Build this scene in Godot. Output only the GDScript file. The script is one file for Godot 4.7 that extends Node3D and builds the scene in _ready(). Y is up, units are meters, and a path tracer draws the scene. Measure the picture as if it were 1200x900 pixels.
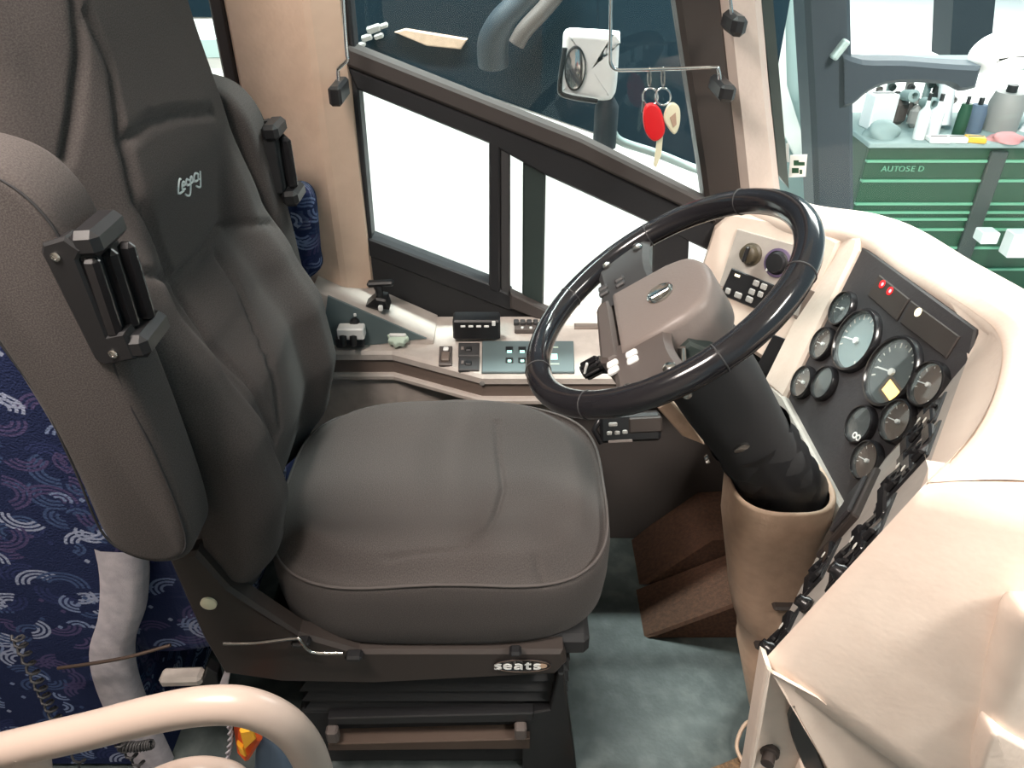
extends Node3D
# The driver's place of a coach seen from the aisle. X runs to the front of the coach, Y up, Z towards its right side.

const CAM := Vector3(0.0, 1.45, 0.0)
const PITCH := 0.5934119
const FPX := 900.0
var M := {}

# ---------------------------------------------------------------- measuring helpers
func ray(u: float, v: float) -> Vector3:
	var a := 450.0 - v
	return Vector3(u - 600.0, a * cos(PITCH) - FPX * sin(PITCH), -a * sin(PITCH) - FPX * cos(PITCH))

func on_plane(u: float, v: float, p: Vector3, n: Vector3) -> Vector3:
	var d := ray(u, v)
	return CAM + d * (n.dot(p - CAM) / n.dot(d))

func on_z(u: float, v: float, z: float) -> Vector3:
	return on_plane(u, v, Vector3(0, 0, z), Vector3(0, 0, 1))

func on_y(u: float, v: float, y: float) -> Vector3:
	return on_plane(u, v, Vector3(0, y, 0), Vector3(0, 1, 0))

func on_x(u: float, v: float, x: float) -> Vector3:
	return on_plane(u, v, Vector3(x, 0, 0), Vector3(1, 0, 0))

func poly_z(px: Array, z: float) -> Array:
	var o := []
	for p in px: o.append(on_z(p[0], p[1], z))
	return o

func table(t: Array, x: float) -> float:
	if x <= t[0][0]: return t[0][1]
	for i in range(1, t.size()):
		if x <= t[i][0]:
			var k: float = (x - t[i - 1][0]) / (t[i][0] - t[i - 1][0])
			k = k * k * (3.0 - 2.0 * k) * 0.5 + k * 0.5
			return lerpf(t[i - 1][1], t[i][1], k)
	return t[-1][1]

# ---------------------------------------------------------------- mesh helpers
func mb() -> SurfaceTool:
	var st := SurfaceTool.new()
	st.begin(Mesh.PRIMITIVE_TRIANGLES)
	st.set_smooth_group(-1)
	return st

func tri(st: SurfaceTool, a: Vector3, b: Vector3, c: Vector3) -> void:
	st.add_vertex(a); st.add_vertex(c); st.add_vertex(b)

func quad(st: SurfaceTool, a: Vector3, b: Vector3, c: Vector3, d: Vector3) -> void:
	tri(st, a, b, c); tri(st, a, c, d)

func out_tri(st: SurfaceTool, a: Vector3, b: Vector3, c: Vector3, mid: Vector3) -> void:
	if (b - a).cross(c - a).dot((a + b + c) / 3.0 - mid) < 0.0: tri(st, a, c, b)
	else: tri(st, a, b, c)

func out_quad(st: SurfaceTool, a: Vector3, b: Vector3, c: Vector3, d: Vector3, mid: Vector3) -> void:
	out_tri(st, a, b, c, mid); out_tri(st, a, c, d, mid)

func frame(at: Vector3, x: Vector3, y: Vector3) -> Transform3D:
	x = x.normalized()
	var z := x.cross(y).normalized()
	return Transform3D(Basis(x, z.cross(x), z), at)

func box(st: SurfaceTool, xf: Transform3D, size: Vector3, bev := 0.0) -> void:
	st.set_smooth_group(-1)
	var h := size * 0.5
	bev = minf(bev, minf(h.x, minf(h.y, h.z)) * 0.95)
	var o := xf.origin
	var P := func(x: float, y: float, z: float) -> Vector3: return xf * Vector3(x, y, z)
	var i := h - Vector3.ONE * bev
	for s in [-1.0, 1.0]:
		out_quad(st, P.call(s * h.x, -i.y, -i.z), P.call(s * h.x, i.y, -i.z), P.call(s * h.x, i.y, i.z), P.call(s * h.x, -i.y, i.z), o)
		out_quad(st, P.call(-i.x, s * h.y, -i.z), P.call(i.x, s * h.y, -i.z), P.call(i.x, s * h.y, i.z), P.call(-i.x, s * h.y, i.z), o)
		out_quad(st, P.call(-i.x, -i.y, s * h.z), P.call(i.x, -i.y, s * h.z), P.call(i.x, i.y, s * h.z), P.call(-i.x, i.y, s * h.z), o)
	if bev <= 0.0: return
	for s in [-1.0, 1.0]:
		for t in [-1.0, 1.0]:
			out_quad(st, P.call(s * h.x, t * i.y, -i.z), P.call(s * h.x, t * i.y, i.z), P.call(s * i.x, t * h.y, i.z), P.call(s * i.x, t * h.y, -i.z), o)
			out_quad(st, P.call(s * h.x, -i.y, t * i.z), P.call(s * h.x, i.y, t * i.z), P.call(s * i.x, i.y, t * h.z), P.call(s * i.x, -i.y, t * h.z), o)
			out_quad(st, P.call(-i.x, s * h.y, t * i.z), P.call(i.x, s * h.y, t * i.z), P.call(i.x, s * i.y, t * h.z), P.call(-i.x, s * i.y, t * h.z), o)
			for w in [-1.0, 1.0]:
				out_tri(st, P.call(s * h.x, t * i.y, w * i.z), P.call(s * i.x, t * h.y, w * i.z), P.call(s * i.x, t * i.y, w * h.z), o)

func abox(st: SurfaceTool, lo: Vector3, hi: Vector3, bev := 0.0) -> void:
	box(st, Transform3D(Basis.IDENTITY, (lo + hi) * 0.5), hi - lo, bev)

# a flat outline pushed along ext, its front edge (the outline's own side) bevelled
func prism(st: SurfaceTool, pts: Array, ext: Vector3, bev := 0.0) -> void:
	st.set_smooth_group(-1)
	var n := Vector3.ZERO
	var c := Vector3.ZERO
	for i in pts.size():
		n += (pts[i] as Vector3).cross(pts[(i + 1) % pts.size()])
		c += pts[i]
	c /= pts.size()
	n = n.normalized()
	var p := pts.duplicate()
	if n.dot(ext) > 0.0:
		p.reverse(); n = -n
	var e1: Vector3 = (p[1] - p[0]).normalized()
	var e2 := n.cross(e1)
	var flat := PackedVector2Array()
	for q in p: flat.append(Vector2((q - c).dot(e1), (q - c).dot(e2)))
	var k := p.size()
	var inner := []
	for i in k:
		var d0 := (flat[i] - flat[(i + k - 1) % k]).normalized()
		var d1 := (flat[(i + 1) % k] - flat[i]).normalized()
		var m := (Vector2(-d0.y, d0.x) + Vector2(-d1.y, d1.x))
		m = m / maxf(0.35, m.length_squared() * 0.5)
		var w := flat[i] + m * bev
		inner.append(c + e1 * w.x + e2 * w.y)
	var idx := Geometry2D.triangulate_polygon(flat)
	for j in range(0, idx.size(), 3):
		var a := idx[j]
		var b := idx[j + 1]
		var d := idx[j + 2]
		if (flat[b] - flat[a]).cross(flat[d] - flat[a]) < 0.0:
			var s := b
			b = d; d = s
		tri(st, inner[a], inner[b], inner[d])
		tri(st, p[a] + ext, p[d] + ext, p[b] + ext)
	var down := ext.normalized() * bev
	for i in k:
		var j := (i + 1) % k
		if bev > 0.0: quad(st, inner[i], p[i] + down, p[j] + down, inner[j])
		quad(st, p[i] + down, p[i] + ext, p[j] + ext, p[j] + down)

func path(pts: Array, per := 6, closed := false) -> Array:
	var o := []
	var n := pts.size()
	for i in (n if closed else n - 1):
		var a: Vector3 = pts[(i + n - 1) % n] if closed else pts[maxi(i - 1, 0)]
		var b: Vector3 = pts[i]
		var c: Vector3 = pts[(i + 1) % n]
		var d: Vector3 = pts[(i + 2) % n] if closed else pts[mini(i + 2, n - 1)]
		for k in per: o.append(b.cubic_interpolate(c, a, d, float(k) / per))
	if not closed: o.append(pts[-1])
	return o

func tube(st: SurfaceTool, pts: Array, r, seg := 10, closed := false) -> void:
	st.set_smooth_group(0)
	var n := pts.size()
	var rings := []
	var up := Vector3.UP
	for i in n:
		var t: Vector3
		if closed: t = pts[(i + 1) % n] - pts[(i + n - 1) % n]
		else: t = pts[mini(i + 1, n - 1)] - pts[maxi(i - 1, 0)]
		t = t.normalized()
		if i == 0 and absf(t.dot(up)) > 0.9: up = Vector3.RIGHT
		var x := (up - t * up.dot(t)).normalized()
		up = x
		var y := t.cross(x)
		var rad: float = r[i] if r is Array else r
		var ring := []
		for k in seg:
			var a := TAU * k / seg
			ring.append(pts[i] + (x * cos(a) + y * sin(a)) * rad)
		rings.append(ring)
	for i in (n if closed else n - 1):
		var A: Array = rings[i]
		var B: Array = rings[(i + 1) % n]
		for k in seg:
			var l := (k + 1) % seg
			quad(st, A[k], A[l], B[l], B[k])
	if closed: return
	st.set_smooth_group(1)
	for k in seg:
		var l := (k + 1) % seg
		tri(st, pts[0], rings[0][l], rings[0][k])
		tri(st, pts[n - 1], rings[n - 1][k], rings[n - 1][l])

# a profile of (radius, height) turned about the frame's Y axis; corners stay sharp
func lathe(st: SurfaceTool, xf: Transform3D, prof: Array, seg := 24, sx := 1.0, sz := 1.0) -> void:
	var g := 2
	for i in prof.size() - 1:
		var a := Vector2(prof[i][0], prof[i][1])
		var b := Vector2(prof[i + 1][0], prof[i + 1][1])
		if i > 0:
			var z := Vector2(prof[i - 1][0], prof[i - 1][1])
			if absf((a - z).angle_to(b - a)) > 0.7: g += 1
		st.set_smooth_group(g)
		for k in seg:
			var t0 := TAU * k / seg
			var t1 := TAU * (k + 1) / seg
			var p0 := xf * Vector3(a.x * cos(t0) * sx, a.y, a.x * sin(t0) * sz)
			var p1 := xf * Vector3(a.x * cos(t1) * sx, a.y, a.x * sin(t1) * sz)
			var q0 := xf * Vector3(b.x * cos(t0) * sx, b.y, b.x * sin(t0) * sz)
			var q1 := xf * Vector3(b.x * cos(t1) * sx, b.y, b.x * sin(t1) * sz)
			if a.x > 0.0: tri(st, p0, q1, p1)
			if b.x > 0.0: tri(st, p0, q0, q1)

func sheet(st: SurfaceTool, rows: Array, close_rows := false, group := 0) -> void:
	st.set_smooth_group(group)
	for i in rows.size() - 1:
		var A: Array = rows[i]
		var B: Array = rows[i + 1]
		var n := A.size()
		for k in (n if close_rows else n - 1):
			var l := (k + 1) % n
			quad(st, A[k], A[l], B[l], B[k])

func fan(st: SurfaceTool, ring: Array, mid: Vector3, flip := false, group := 5) -> void:
	st.set_smooth_group(group)
	for k in ring.size():
		var l := (k + 1) % ring.size()
		if flip: tri(st, mid, ring[l], ring[k])
		else: tri(st, mid, ring[k], ring[l])

func numbered(parent: Node, called: String) -> String:
	if not parent.has_node(called): return called
	var k := 1
	while parent.has_node("%s_%03d" % [called, k]): k += 1
	return "%s_%03d" % [called, k]

func put(mesh: Mesh, called: String, m: Material, parent: Node3D, at := Transform3D.IDENTITY) -> MeshInstance3D:
	var o := MeshInstance3D.new()
	o.mesh = mesh
	o.name = numbered(parent, called)
	o.material_override = m
	parent.add_child(o, true)
	o.global_transform = at
	return o

func build(st: SurfaceTool, called: String, m: Material, parent: Node3D = self) -> MeshInstance3D:
	st.generate_normals()
	var o := MeshInstance3D.new()
	o.mesh = st.commit()
	o.name = numbered(parent, called)
	o.material_override = m
	parent.add_child(o, true)
	o.global_transform = Transform3D.IDENTITY      # the vertices are in metres of the place
	return o

func tag(o: Node, label: String, category := "", group := "", kind := "") -> Node:
	if label: o.set_meta("label", label)
	if category: o.set_meta("category", category)
	if group: o.set_meta("group", group)
	if kind: o.set_meta("kind", kind)
	return o

func thing(called: String, label: String, category: String, at := Vector3.ZERO, group := "", kind := "") -> Node3D:
	var o := Node3D.new()
	o.name = numbered(self, called)
	add_child(o, true)
	o.position = at
	tag(o, label, category, group, kind)
	return o

func struct(called: String, label: String, at := Vector3.ZERO) -> Node3D:
	return thing(called, label, "", at, "", "structure")

# ---------------------------------------------------------------- materials
func noise_tex(a: Color, b: Color, freq: float, sd: int, oct := 4, lo := 0.0, hi := 1.0, size := 512) -> ImageTexture:
	var f := FastNoiseLite.new()
	f.seed = sd; f.frequency = freq; f.fractal_octaves = oct
	f.noise_type = FastNoiseLite.TYPE_SIMPLEX_SMOOTH
	var src := f.get_seamless_image(size, size)
	var img := Image.create(size, size, true, Image.FORMAT_RGB8)
	for y in size:
		for x in size:
			img.set_pixel(x, y, a.lerp(b, smoothstep(lo, hi, src.get_pixel(x, y).r)))
	img.generate_mipmaps()
	return ImageTexture.create_from_image(img)

func bump_tex(freq: float, sd: int, strength := 4.0, oct := 3) -> ImageTexture:
	var f := FastNoiseLite.new()
	f.seed = sd; f.frequency = freq; f.fractal_octaves = oct
	var img := f.get_seamless_image(512, 512)
	img.convert(Image.FORMAT_RGBA8)
	img.bump_map_to_normal_map(strength)
	return ImageTexture.create_from_image(img)

func mat(key: String, c: Color, rough := 0.6, metal := 0.0, spec := 0.5) -> StandardMaterial3D:
	var m := StandardMaterial3D.new()
	m.albedo_color = c
	m.roughness = rough
	m.metallic = metal
	m.metallic_specular = spec
	M[key] = m
	return m

func textured(m: StandardMaterial3D, tex: Texture2D, scale: float, bump: Texture2D = null, amount := 0.5) -> void:
	m.uv1_triplanar = true
	m.uv1_scale = Vector3.ONE * scale
	if tex:
		m.albedo_texture = tex
		m.albedo_color = Color.WHITE
	if bump:
		m.normal_enabled = true
		m.normal_texture = bump
		m.normal_scale = amount

func glow(key: String, c: Color, e: float) -> void:
	var m := mat(key, c, 0.5)
	m.emission_enabled = true
	m.emission = c
	m.emission_energy_multiplier = e

func rgb(r: int, g: int, b: int) -> Color:
	return Color(r / 255.0, g / 255.0, b / 255.0)

# the woven print of the blue upholstery: navy ground, curled strokes in three blues, grey dots
func motif_tex() -> ImageTexture:
	var n := 512
	var img := Image.create(n, n, true, Image.FORMAT_RGB8)
	img.fill(rgb(36, 44, 74))
	var rng := RandomNumberGenerator.new()
	rng.seed = 77
	var tones := [rgb(62, 78, 112), rgb(112, 126, 158), rgb(46, 54, 90), rgb(72, 66, 100), rgb(140, 148, 172)]
	for k in 150:
		var cx := rng.randf() * n
		var cy := rng.randf() * n
		var turn := rng.randf() * TAU
		var col: Color = tones[rng.randi() % 5]
		var rad := rng.randf_range(14.0, 40.0)
		for band in 3:
			var rr := rad - band * 9.0
			if rr < 5.0: continue
			for s in 220:
				var a := turn + 2.6 * s / 220.0
				for w in 5:
					var q := rr + w
					var x := posmod(int(cx + cos(a) * q), n)
					var y := posmod(int(cy + sin(a) * q * 0.8), n)
					img.set_pixel(x, y, col)
	for k in 60:
		var cx := rng.randi() % n
		var cy := rng.randi() % n
		for y in 9:
			for x in 9:
				if Vector2(x - 4, y - 4).length() < 4.2: img.set_pixel((cx + x) % n, (cy + y) % n, tones[k % 5])
	img.generate_mipmaps()
	return ImageTexture.create_from_image(img)

func make_materials() -> void:
	var weave := bump_tex(0.22, 5, 3.0)
	var grain := bump_tex(0.12, 9, 2.0)
	mat("fabric", Color.WHITE, 0.95, 0.0, 0.2)
	textured(M.fabric, noise_tex(rgb(64, 60, 59), rgb(84, 79, 77), 0.09, 3, 3, 0.2, 0.8), 9.0, weave, 0.45)
	M.fabric.rim_enabled = true
	M.fabric.rim = 0.12
	M.fabric.rim_tint = 0.4
	mat("piping", rgb(78, 72, 70), 0.85)
	mat("thread", rgb(38, 38, 40), 0.9)
	mat("white_thread", rgb(225, 232, 232), 0.7)
	mat("cream", rgb(222, 204, 190), 0.42)
	textured(M.cream, noise_tex(rgb(226, 209, 196), rgb(217, 199, 186), 0.02, 12, 3), 1.5, grain, 0.12)
	mat("pillar", rgb(196, 172, 154), 0.5)
	textured(M.pillar, noise_tex(rgb(222, 192, 170), rgb(212, 182, 160), 0.02, 13, 3), 1.5, grain, 0.12)
	mat("pillar_grey", rgb(188, 174, 166), 0.5)
	textured(M.pillar_grey, noise_tex(rgb(191, 177, 169), rgb(184, 170, 162), 0.02, 14, 3), 1.5, grain, 0.12)
	mat("trim_grey", rgb(168, 160, 154), 0.5)
	textured(M.trim_grey, noise_tex(rgb(176, 168, 161), rgb(160, 152, 146), 0.03, 21, 3), 1.5, grain, 0.15)
	mat("console", rgb(186, 176, 168), 0.55)
	textured(M.console, noise_tex(rgb(192, 182, 175), rgb(178, 168, 161), 0.03, 22, 3), 1.5, grain, 0.15)
	mat("brown_trim", rgb(112, 98, 90), 0.55)
	mat("tan", rgb(146, 124, 106), 0.5)
	textured(M.tan, noise_tex(rgb(186, 158, 137), rgb(172, 146, 126), 0.03, 31, 3), 2.0, grain, 0.2)
	mat("carpet_brown", rgb(92, 62, 46), 0.95)
	textured(M.carpet_brown, noise_tex(rgb(88, 60, 44), rgb(62, 42, 32), 0.06, 41, 4), 3.0, weave, 0.5)
	mat("black", rgb(28, 28, 30), 0.4)
	mat("black_soft", rgb(30, 30, 32), 0.75)
	mat("black_gloss", rgb(30, 29, 31), 0.22)
	mat("rim_gloss", rgb(34, 33, 36), 0.14)
	mat("grey_black", rgb(58, 57, 58), 0.55)
	mat("panel_dark", rgb(62, 59, 60), 0.6)
	textured(M.panel_dark, noise_tex(rgb(54, 51, 53), rgb(48, 45, 47), 0.05, 51, 3), 3.0, grain, 0.2)
	mat("brown_black", rgb(52, 45, 42), 0.5)
	mat("hub_grey", rgb(124, 114, 110), 0.45)
	textured(M.hub_grey, null, 3.0, grain, 0.2)
	mat("hub_dark", rgb(86, 78, 75), 0.5)
	mat("steel", rgb(190, 188, 184), 0.25, 1.0)
	mat("chrome", rgb(225, 225, 225), 0.12, 1.0)
	mat("rust_steel", rgb(84, 70, 62), 0.55, 0.5)
	mat("rail", rgb(178, 160, 149), 0.3)
	mat("rubber", rgb(62, 56, 54), 0.75)
	mat("frame_black", rgb(30, 30, 33), 0.55)
	mat("post_green", rgb(46, 56, 54), 0.4)
	mat("switch_plate", rgb(92, 106, 108), 0.5)
	mat("white_plastic", rgb(232, 232, 230), 0.45)
	mat("pale_green", rgb(190, 206, 190), 0.4)
	mat("button_grey", rgb(150, 148, 145), 0.5)
	mat("red_plastic", rgb(214, 34, 40), 0.35)
	mat("key_cream", rgb(222, 218, 190), 0.4)
	mat("blue_motif", Color.WHITE, 0.95, 0.0, 0.2)
	textured(M.blue_motif, motif_tex(), 2.0, weave, 0.4)
	mat("band_grey", rgb(178, 172, 178), 0.8)
	textured(M.band_grey, noise_tex(rgb(186, 180, 185), rgb(160, 155, 162), 0.02, 61, 4), 3.0, weave, 0.3)
	mat("floor", rgb(74, 80, 80), 0.5)
	textured(M.floor, noise_tex(rgb(56, 64, 64), rgb(76, 83, 82), 0.02, 71, 5, 0.25, 0.9), 1.6, grain, 0.1)
	mat("floor_dirt", rgb(120, 92, 66), 0.85)
	textured(M.floor_dirt, noise_tex(rgb(128, 98, 68), rgb(86, 66, 50), 0.05, 72, 4), 4.0, weave, 0.8)
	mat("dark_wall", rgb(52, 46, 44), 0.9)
	mat("ceiling", rgb(205, 196, 186), 0.8)
	mat("body_white", rgb(240, 242, 242), 0.4)
	mat("far_glass", rgb(20, 33, 41), 0.4, 0.0, 0.15)
	mat("concrete", rgb(226, 226, 222), 0.8)
	mat("post_blue", rgb(38, 48, 56), 0.6)
	mat("cabinet_green", rgb(14, 66, 42), 0.5)
	mat("cabinet_edge", rgb(104, 164, 134), 0.4)
	mat("haze_grey", rgb(150, 168, 166), 0.7)
	mat("orange", rgb(214, 84, 30), 0.5)
	mat("yellow", rgb(240, 176, 50), 0.5)
	mat("slate", rgb(92, 108, 128), 0.8)
	mat("gauge_face", rgb(52, 58, 60), 0.5)
	mat("gauge_brown", rgb(84, 62, 48), 0.5)
	mat("gauge_blue", rgb(120, 138, 140), 0.45)
	mat("mark", rgb(225, 222, 214), 0.6)
	mat("purple_ring", rgb(92, 78, 104), 0.35)
	mat("olive", rgb(70, 62, 48), 0.4)
	mat("pink_cloth", rgb(214, 150, 150), 0.8)
	var g := mat("glass", Color(0.22, 0.32, 0.32, 0.05), 0.02, 0.0, 0.35)
	g.transparency = BaseMaterial3D.TRANSPARENCY_ALPHA
	var w := mat("windshield", Color(0.28, 0.42, 0.4, 0.03), 0.02, 0.0, 0.2)
	w.transparency = BaseMaterial3D.TRANSPARENCY_ALPHA
	var l := mat("lens", Color(0.9, 0.95, 0.95, 0.07), 0.03)
	l.transparency = BaseMaterial3D.TRANSPARENCY_ALPHA
	glow("lamp", Color(1.0, 0.88, 0.78), 3.0)
	glow("tube_light", Color(0.92, 1.0, 0.98), 4.0)
	glow("lcd_orange", Color(1.0, 0.62, 0.2), 1.6)
	glow("lcd_core", Color(1.0, 0.86, 0.5), 2.0)
	glow("led_red", Color(0.95, 0.1, 0.12), 0.8)
	glow("led_pink", Color(1.0, 0.62, 0.66), 1.0)
	glow("led_white", Color(1.0, 0.95, 0.82), 1.0)
	glow("led_teal", Color(0.72, 1.0, 0.94), 0.9)

# an outline pushed along ext with both rims rounded over radius r (padded and moulded things)
func pillow(st: SurfaceTool, pts: Array, ext: Vector3, r: float, steps := 5) -> void:
	var n := pts.size()
	var c := Vector3.ZERO
	var nn := Vector3.ZERO
	for i in n:
		c += pts[i]
		nn += (pts[i] as Vector3).cross(pts[(i + 1) % n])
	c /= n
	nn = nn.normalized()
	var p := pts.duplicate()
	if nn.dot(ext) > 0.0:
		p.reverse(); nn = -nn
	var inward := []
	for i in n:
		var t: Vector3 = (p[(i + 1) % n] - p[(i + n - 1) % n]).normalized()
		inward.append(nn.cross(t))
	var rows := []
	var d := ext.length()
	var e := ext / d
	var layers := []
	for k in steps + 1:
		var a := PI * 0.5 * k / steps
		layers.append([r * (1.0 - sin(a)), r * (1.0 - cos(a))])
	for k in steps + 1:
		var a := PI * 0.5 * k / steps
		layers.append([d - r * (1.0 - cos(a)), r * (1.0 - sin(a))])
	layers.sort_custom(func(x, y): return x[0] < y[0])
	for l in layers:
		var row := []
		for i in n: row.append(p[i] + inward[i] * l[1] + e * l[0])
		rows.append(row)
	rows.reverse()
	sheet(st, rows, true)
	fan(st, rows[-1], c, false, 0)
	fan(st, rows[0], c + ext, true, 0)

func ring_path(px: Array, z: float, per := 5) -> Array:
	return path(poly_z(px, z), per, true)

# ---------------------------------------------------------------- light, sky and camera
func set_view() -> void:
	var cam := Camera3D.new()
	cam.name = "camera"
	cam.fov = rad_to_deg(2.0 * atan(450.0 / FPX))
	cam.near = 0.02
	cam.far = 200.0
	add_child(cam)
	cam.position = CAM
	cam.rotation = Vector3(-PITCH, 0, 0)
	cam.current = true
	var env := Environment.new()
	env.background_mode = Environment.BG_SKY
	var sky := Sky.new()
	var sm := ProceduralSkyMaterial.new()
	sm.sky_top_color = Color(0.66, 0.88, 0.95)
	sm.sky_horizon_color = Color(0.74, 0.93, 0.97)
	sm.ground_bottom_color = Color(0.6, 0.6, 0.58)
	sm.ground_horizon_color = Color(0.93, 0.97, 0.97)
	sm.sky_energy_multiplier = SKY_ENERGY
	sm.ground_energy_multiplier = SKY_ENERGY
	sky.sky_material = sm
	env.sky = sky
	env.tonemap_mode = Environment.TONE_MAPPER_LINEAR
	env.tonemap_exposure = 1.0
	env.sdfgi_enabled = true
	env.ssao_enabled = true
	env.ssil_enabled = true
	var we := WorldEnvironment.new()
	we.name = "world_environment"
	we.environment = env
	add_child(we)

const SKY_ENERGY := 0.8
const CABIN_LIGHT := 4.3
const ADDED_GAP_LIGHT := 42.0
const FRONT_LIGHT := 50.0
const ADDED_FLOOR_LIGHT := 160.0

func area(called: String, at: Vector3, look: Vector3, size: Vector2, energy: float, c: Color, parent: Node3D) -> void:
	var a := AreaLight3D.new()
	a.name = called
	a.area_size = size
	a.area_normalize_energy = true
	a.light_energy = energy
	a.light_color = c
	a.shadow_enabled = true
	parent.add_child(a, true)
	a.look_at_from_position(at, at + look, Vector3.RIGHT)

# ---------------------------------------------------------------- the coach's shell
func make_shell() -> void:
	var st := mb()
	abox(st, Vector3(-3, -0.1, -1.75), Vector3(0.95, 0, 0.95))
	tag(build(st, "floor", M.floor), "dark grey-green scuffed rubber floor around the driver's seat", "", "", "structure")
	# left side wall with the driver's window opening and the first passenger window behind the pillar
	st = mb()
	prism(st, [Vector3(-3, 0, -1.62), Vector3(0.95, 0, -1.62), Vector3(0.95, 0.56, -1.62), Vector3(0.05, 0.54, -1.62), Vector3(-0.42, 0.66, -1.62), Vector3(-0.42, 1.9, -1.62), Vector3(0.3, 1.9, -1.62), Vector3(0.2, 2.12, -1.62), Vector3(-3, 2.12, -1.62), Vector3(-3, 1.75, -1.62), Vector3(-0.545, 1.75, -1.62), Vector3(-0.545, 1.08, -1.62), Vector3(-3, 1.08, -1.62)], Vector3(0, 0, -0.1))
	tag(build(st, "wall_left", M.cream), "cream side wall below and around the driver's window", "", "", "structure")
	st = mb()
	abox(st, Vector3(-3, 2.1, -1.75), Vector3(0.95, 2.2, 0.95))
	tag(build(st, "ceiling", M.ceiling), "pale coach ceiling above the driver's seat", "", "", "structure")
	st = mb()
	prism(st, [Vector3(-3, -0.1, 0.85), Vector3(0.15, -0.1, 0.85), Vector3(0.15, 1.9, 0.85), Vector3(0.88, 1.9, 0.85), Vector3(0.88, -0.1, 0.85), Vector3(0.95, -0.1, 0.85), Vector3(0.95, 2.15, 0.85), Vector3(-3, 2.15, 0.85)], Vector3(0, 0, 0.1))
	tag(build(st, "wall_right", M.ceiling), "pale right side wall of the coach by the entrance", "", "", "structure")
	var door := struct("door_1", "glazed entrance door in the right side wall", Vector3(0.5, -0.1, 0.9))
	st = mb()
	abox(st, Vector3(0.15, -0.1, 0.88), Vector3(0.88, 0.15, 0.92))
	build(st, "kick_panel", M.trim_grey, door)
	st = mb()
	abox(st, Vector3(0.15, 0.15, 0.897), Vector3(0.88, 1.9, 0.903))
	build(st, "pane", M.windshield, door)
	st = mb()
	abox(st, Vector3(-3.1, -0.1, -1.75), Vector3(-3, 2.15, 0.95))
	tag(build(st, "wall_rear", M.trim_grey), "grey wall closing the aisle behind the seat", "", "", "structure")
	st = mb()
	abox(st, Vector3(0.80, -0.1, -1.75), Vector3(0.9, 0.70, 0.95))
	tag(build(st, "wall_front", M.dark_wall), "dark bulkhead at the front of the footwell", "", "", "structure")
	# moulded pillar behind the driver's window
	st = mb()
	var plan := [Vector2(-0.535, -1.62), Vector2(-0.533, -1.575), Vector2(-0.525, -1.562), Vector2(-0.385, -1.56), Vector2(-0.372, -1.565), Vector2(-0.325, -1.605), Vector2(-0.32, -1.63)]
	var foot := []
	for q in plan: foot.append(Vector3(q.x, 2.11, q.y))
	prism(st, foot, Vector3(0, -1.47, 0))
	tag(build(st, "trim_1", M.pillar), "cream moulded pillar between the driver's window and the rear window", "", "", "structure")
	st = mb()
	abox(st, Vector3(-0.562, 1.08, -1.64), Vector3(-0.536, 1.75, -1.572), 0.004)
	tag(build(st, "trim_4", M.brown_black), "dark rubber edge of the rear side window beside the pillar", "", "", "structure")
	# windscreen pillar, raked backwards
	st = mb()
	var k := -0.276
	prism(st, path([Vector3(0.56, 0.6, -1.60), Vector3(0.495, 0.87, -1.60), Vector3(0.393, 1.24, -1.60), Vector3(0.18, 2.05, -1.60)], 3) + path([Vector3(0.265, 2.05, -1.60), Vector3(0.473, 1.24, -1.60), Vector3(0.58, 0.87, -1.60), Vector3(0.655, 0.6, -1.60)], 3), Vector3(0, 0, -0.14), 0.016)
	tag(build(st, "trim_2", M.pillar_grey), "cream raked windscreen pillar beside the dark window post", "", "", "structure")
	st = mb()
	prism(st, [Vector3(0.572, 0.9, -1.615), Vector3(0.473, 1.24, -1.615), Vector3(0.265, 2.05, -1.615), Vector3(0.285, 2.05, -1.615), Vector3(0.495, 1.24, -1.615), Vector3(0.6, 0.87, -1.615)], Vector3(0, 0, -0.08))
	tag(build(st, "trim_3", M.post_green), "thin dark rubber seal along the windscreen edge", "", "", "structure")

func bar_z(px: Array, z: float, thick: float, called: String, m: Material, parent: Node3D, bev := 0.004) -> MeshInstance3D:
	var st := mb()
	prism(st, poly_z(px, z), Vector3(0, 0, -thick), bev)
	return build(st, called, m, parent)

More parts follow.
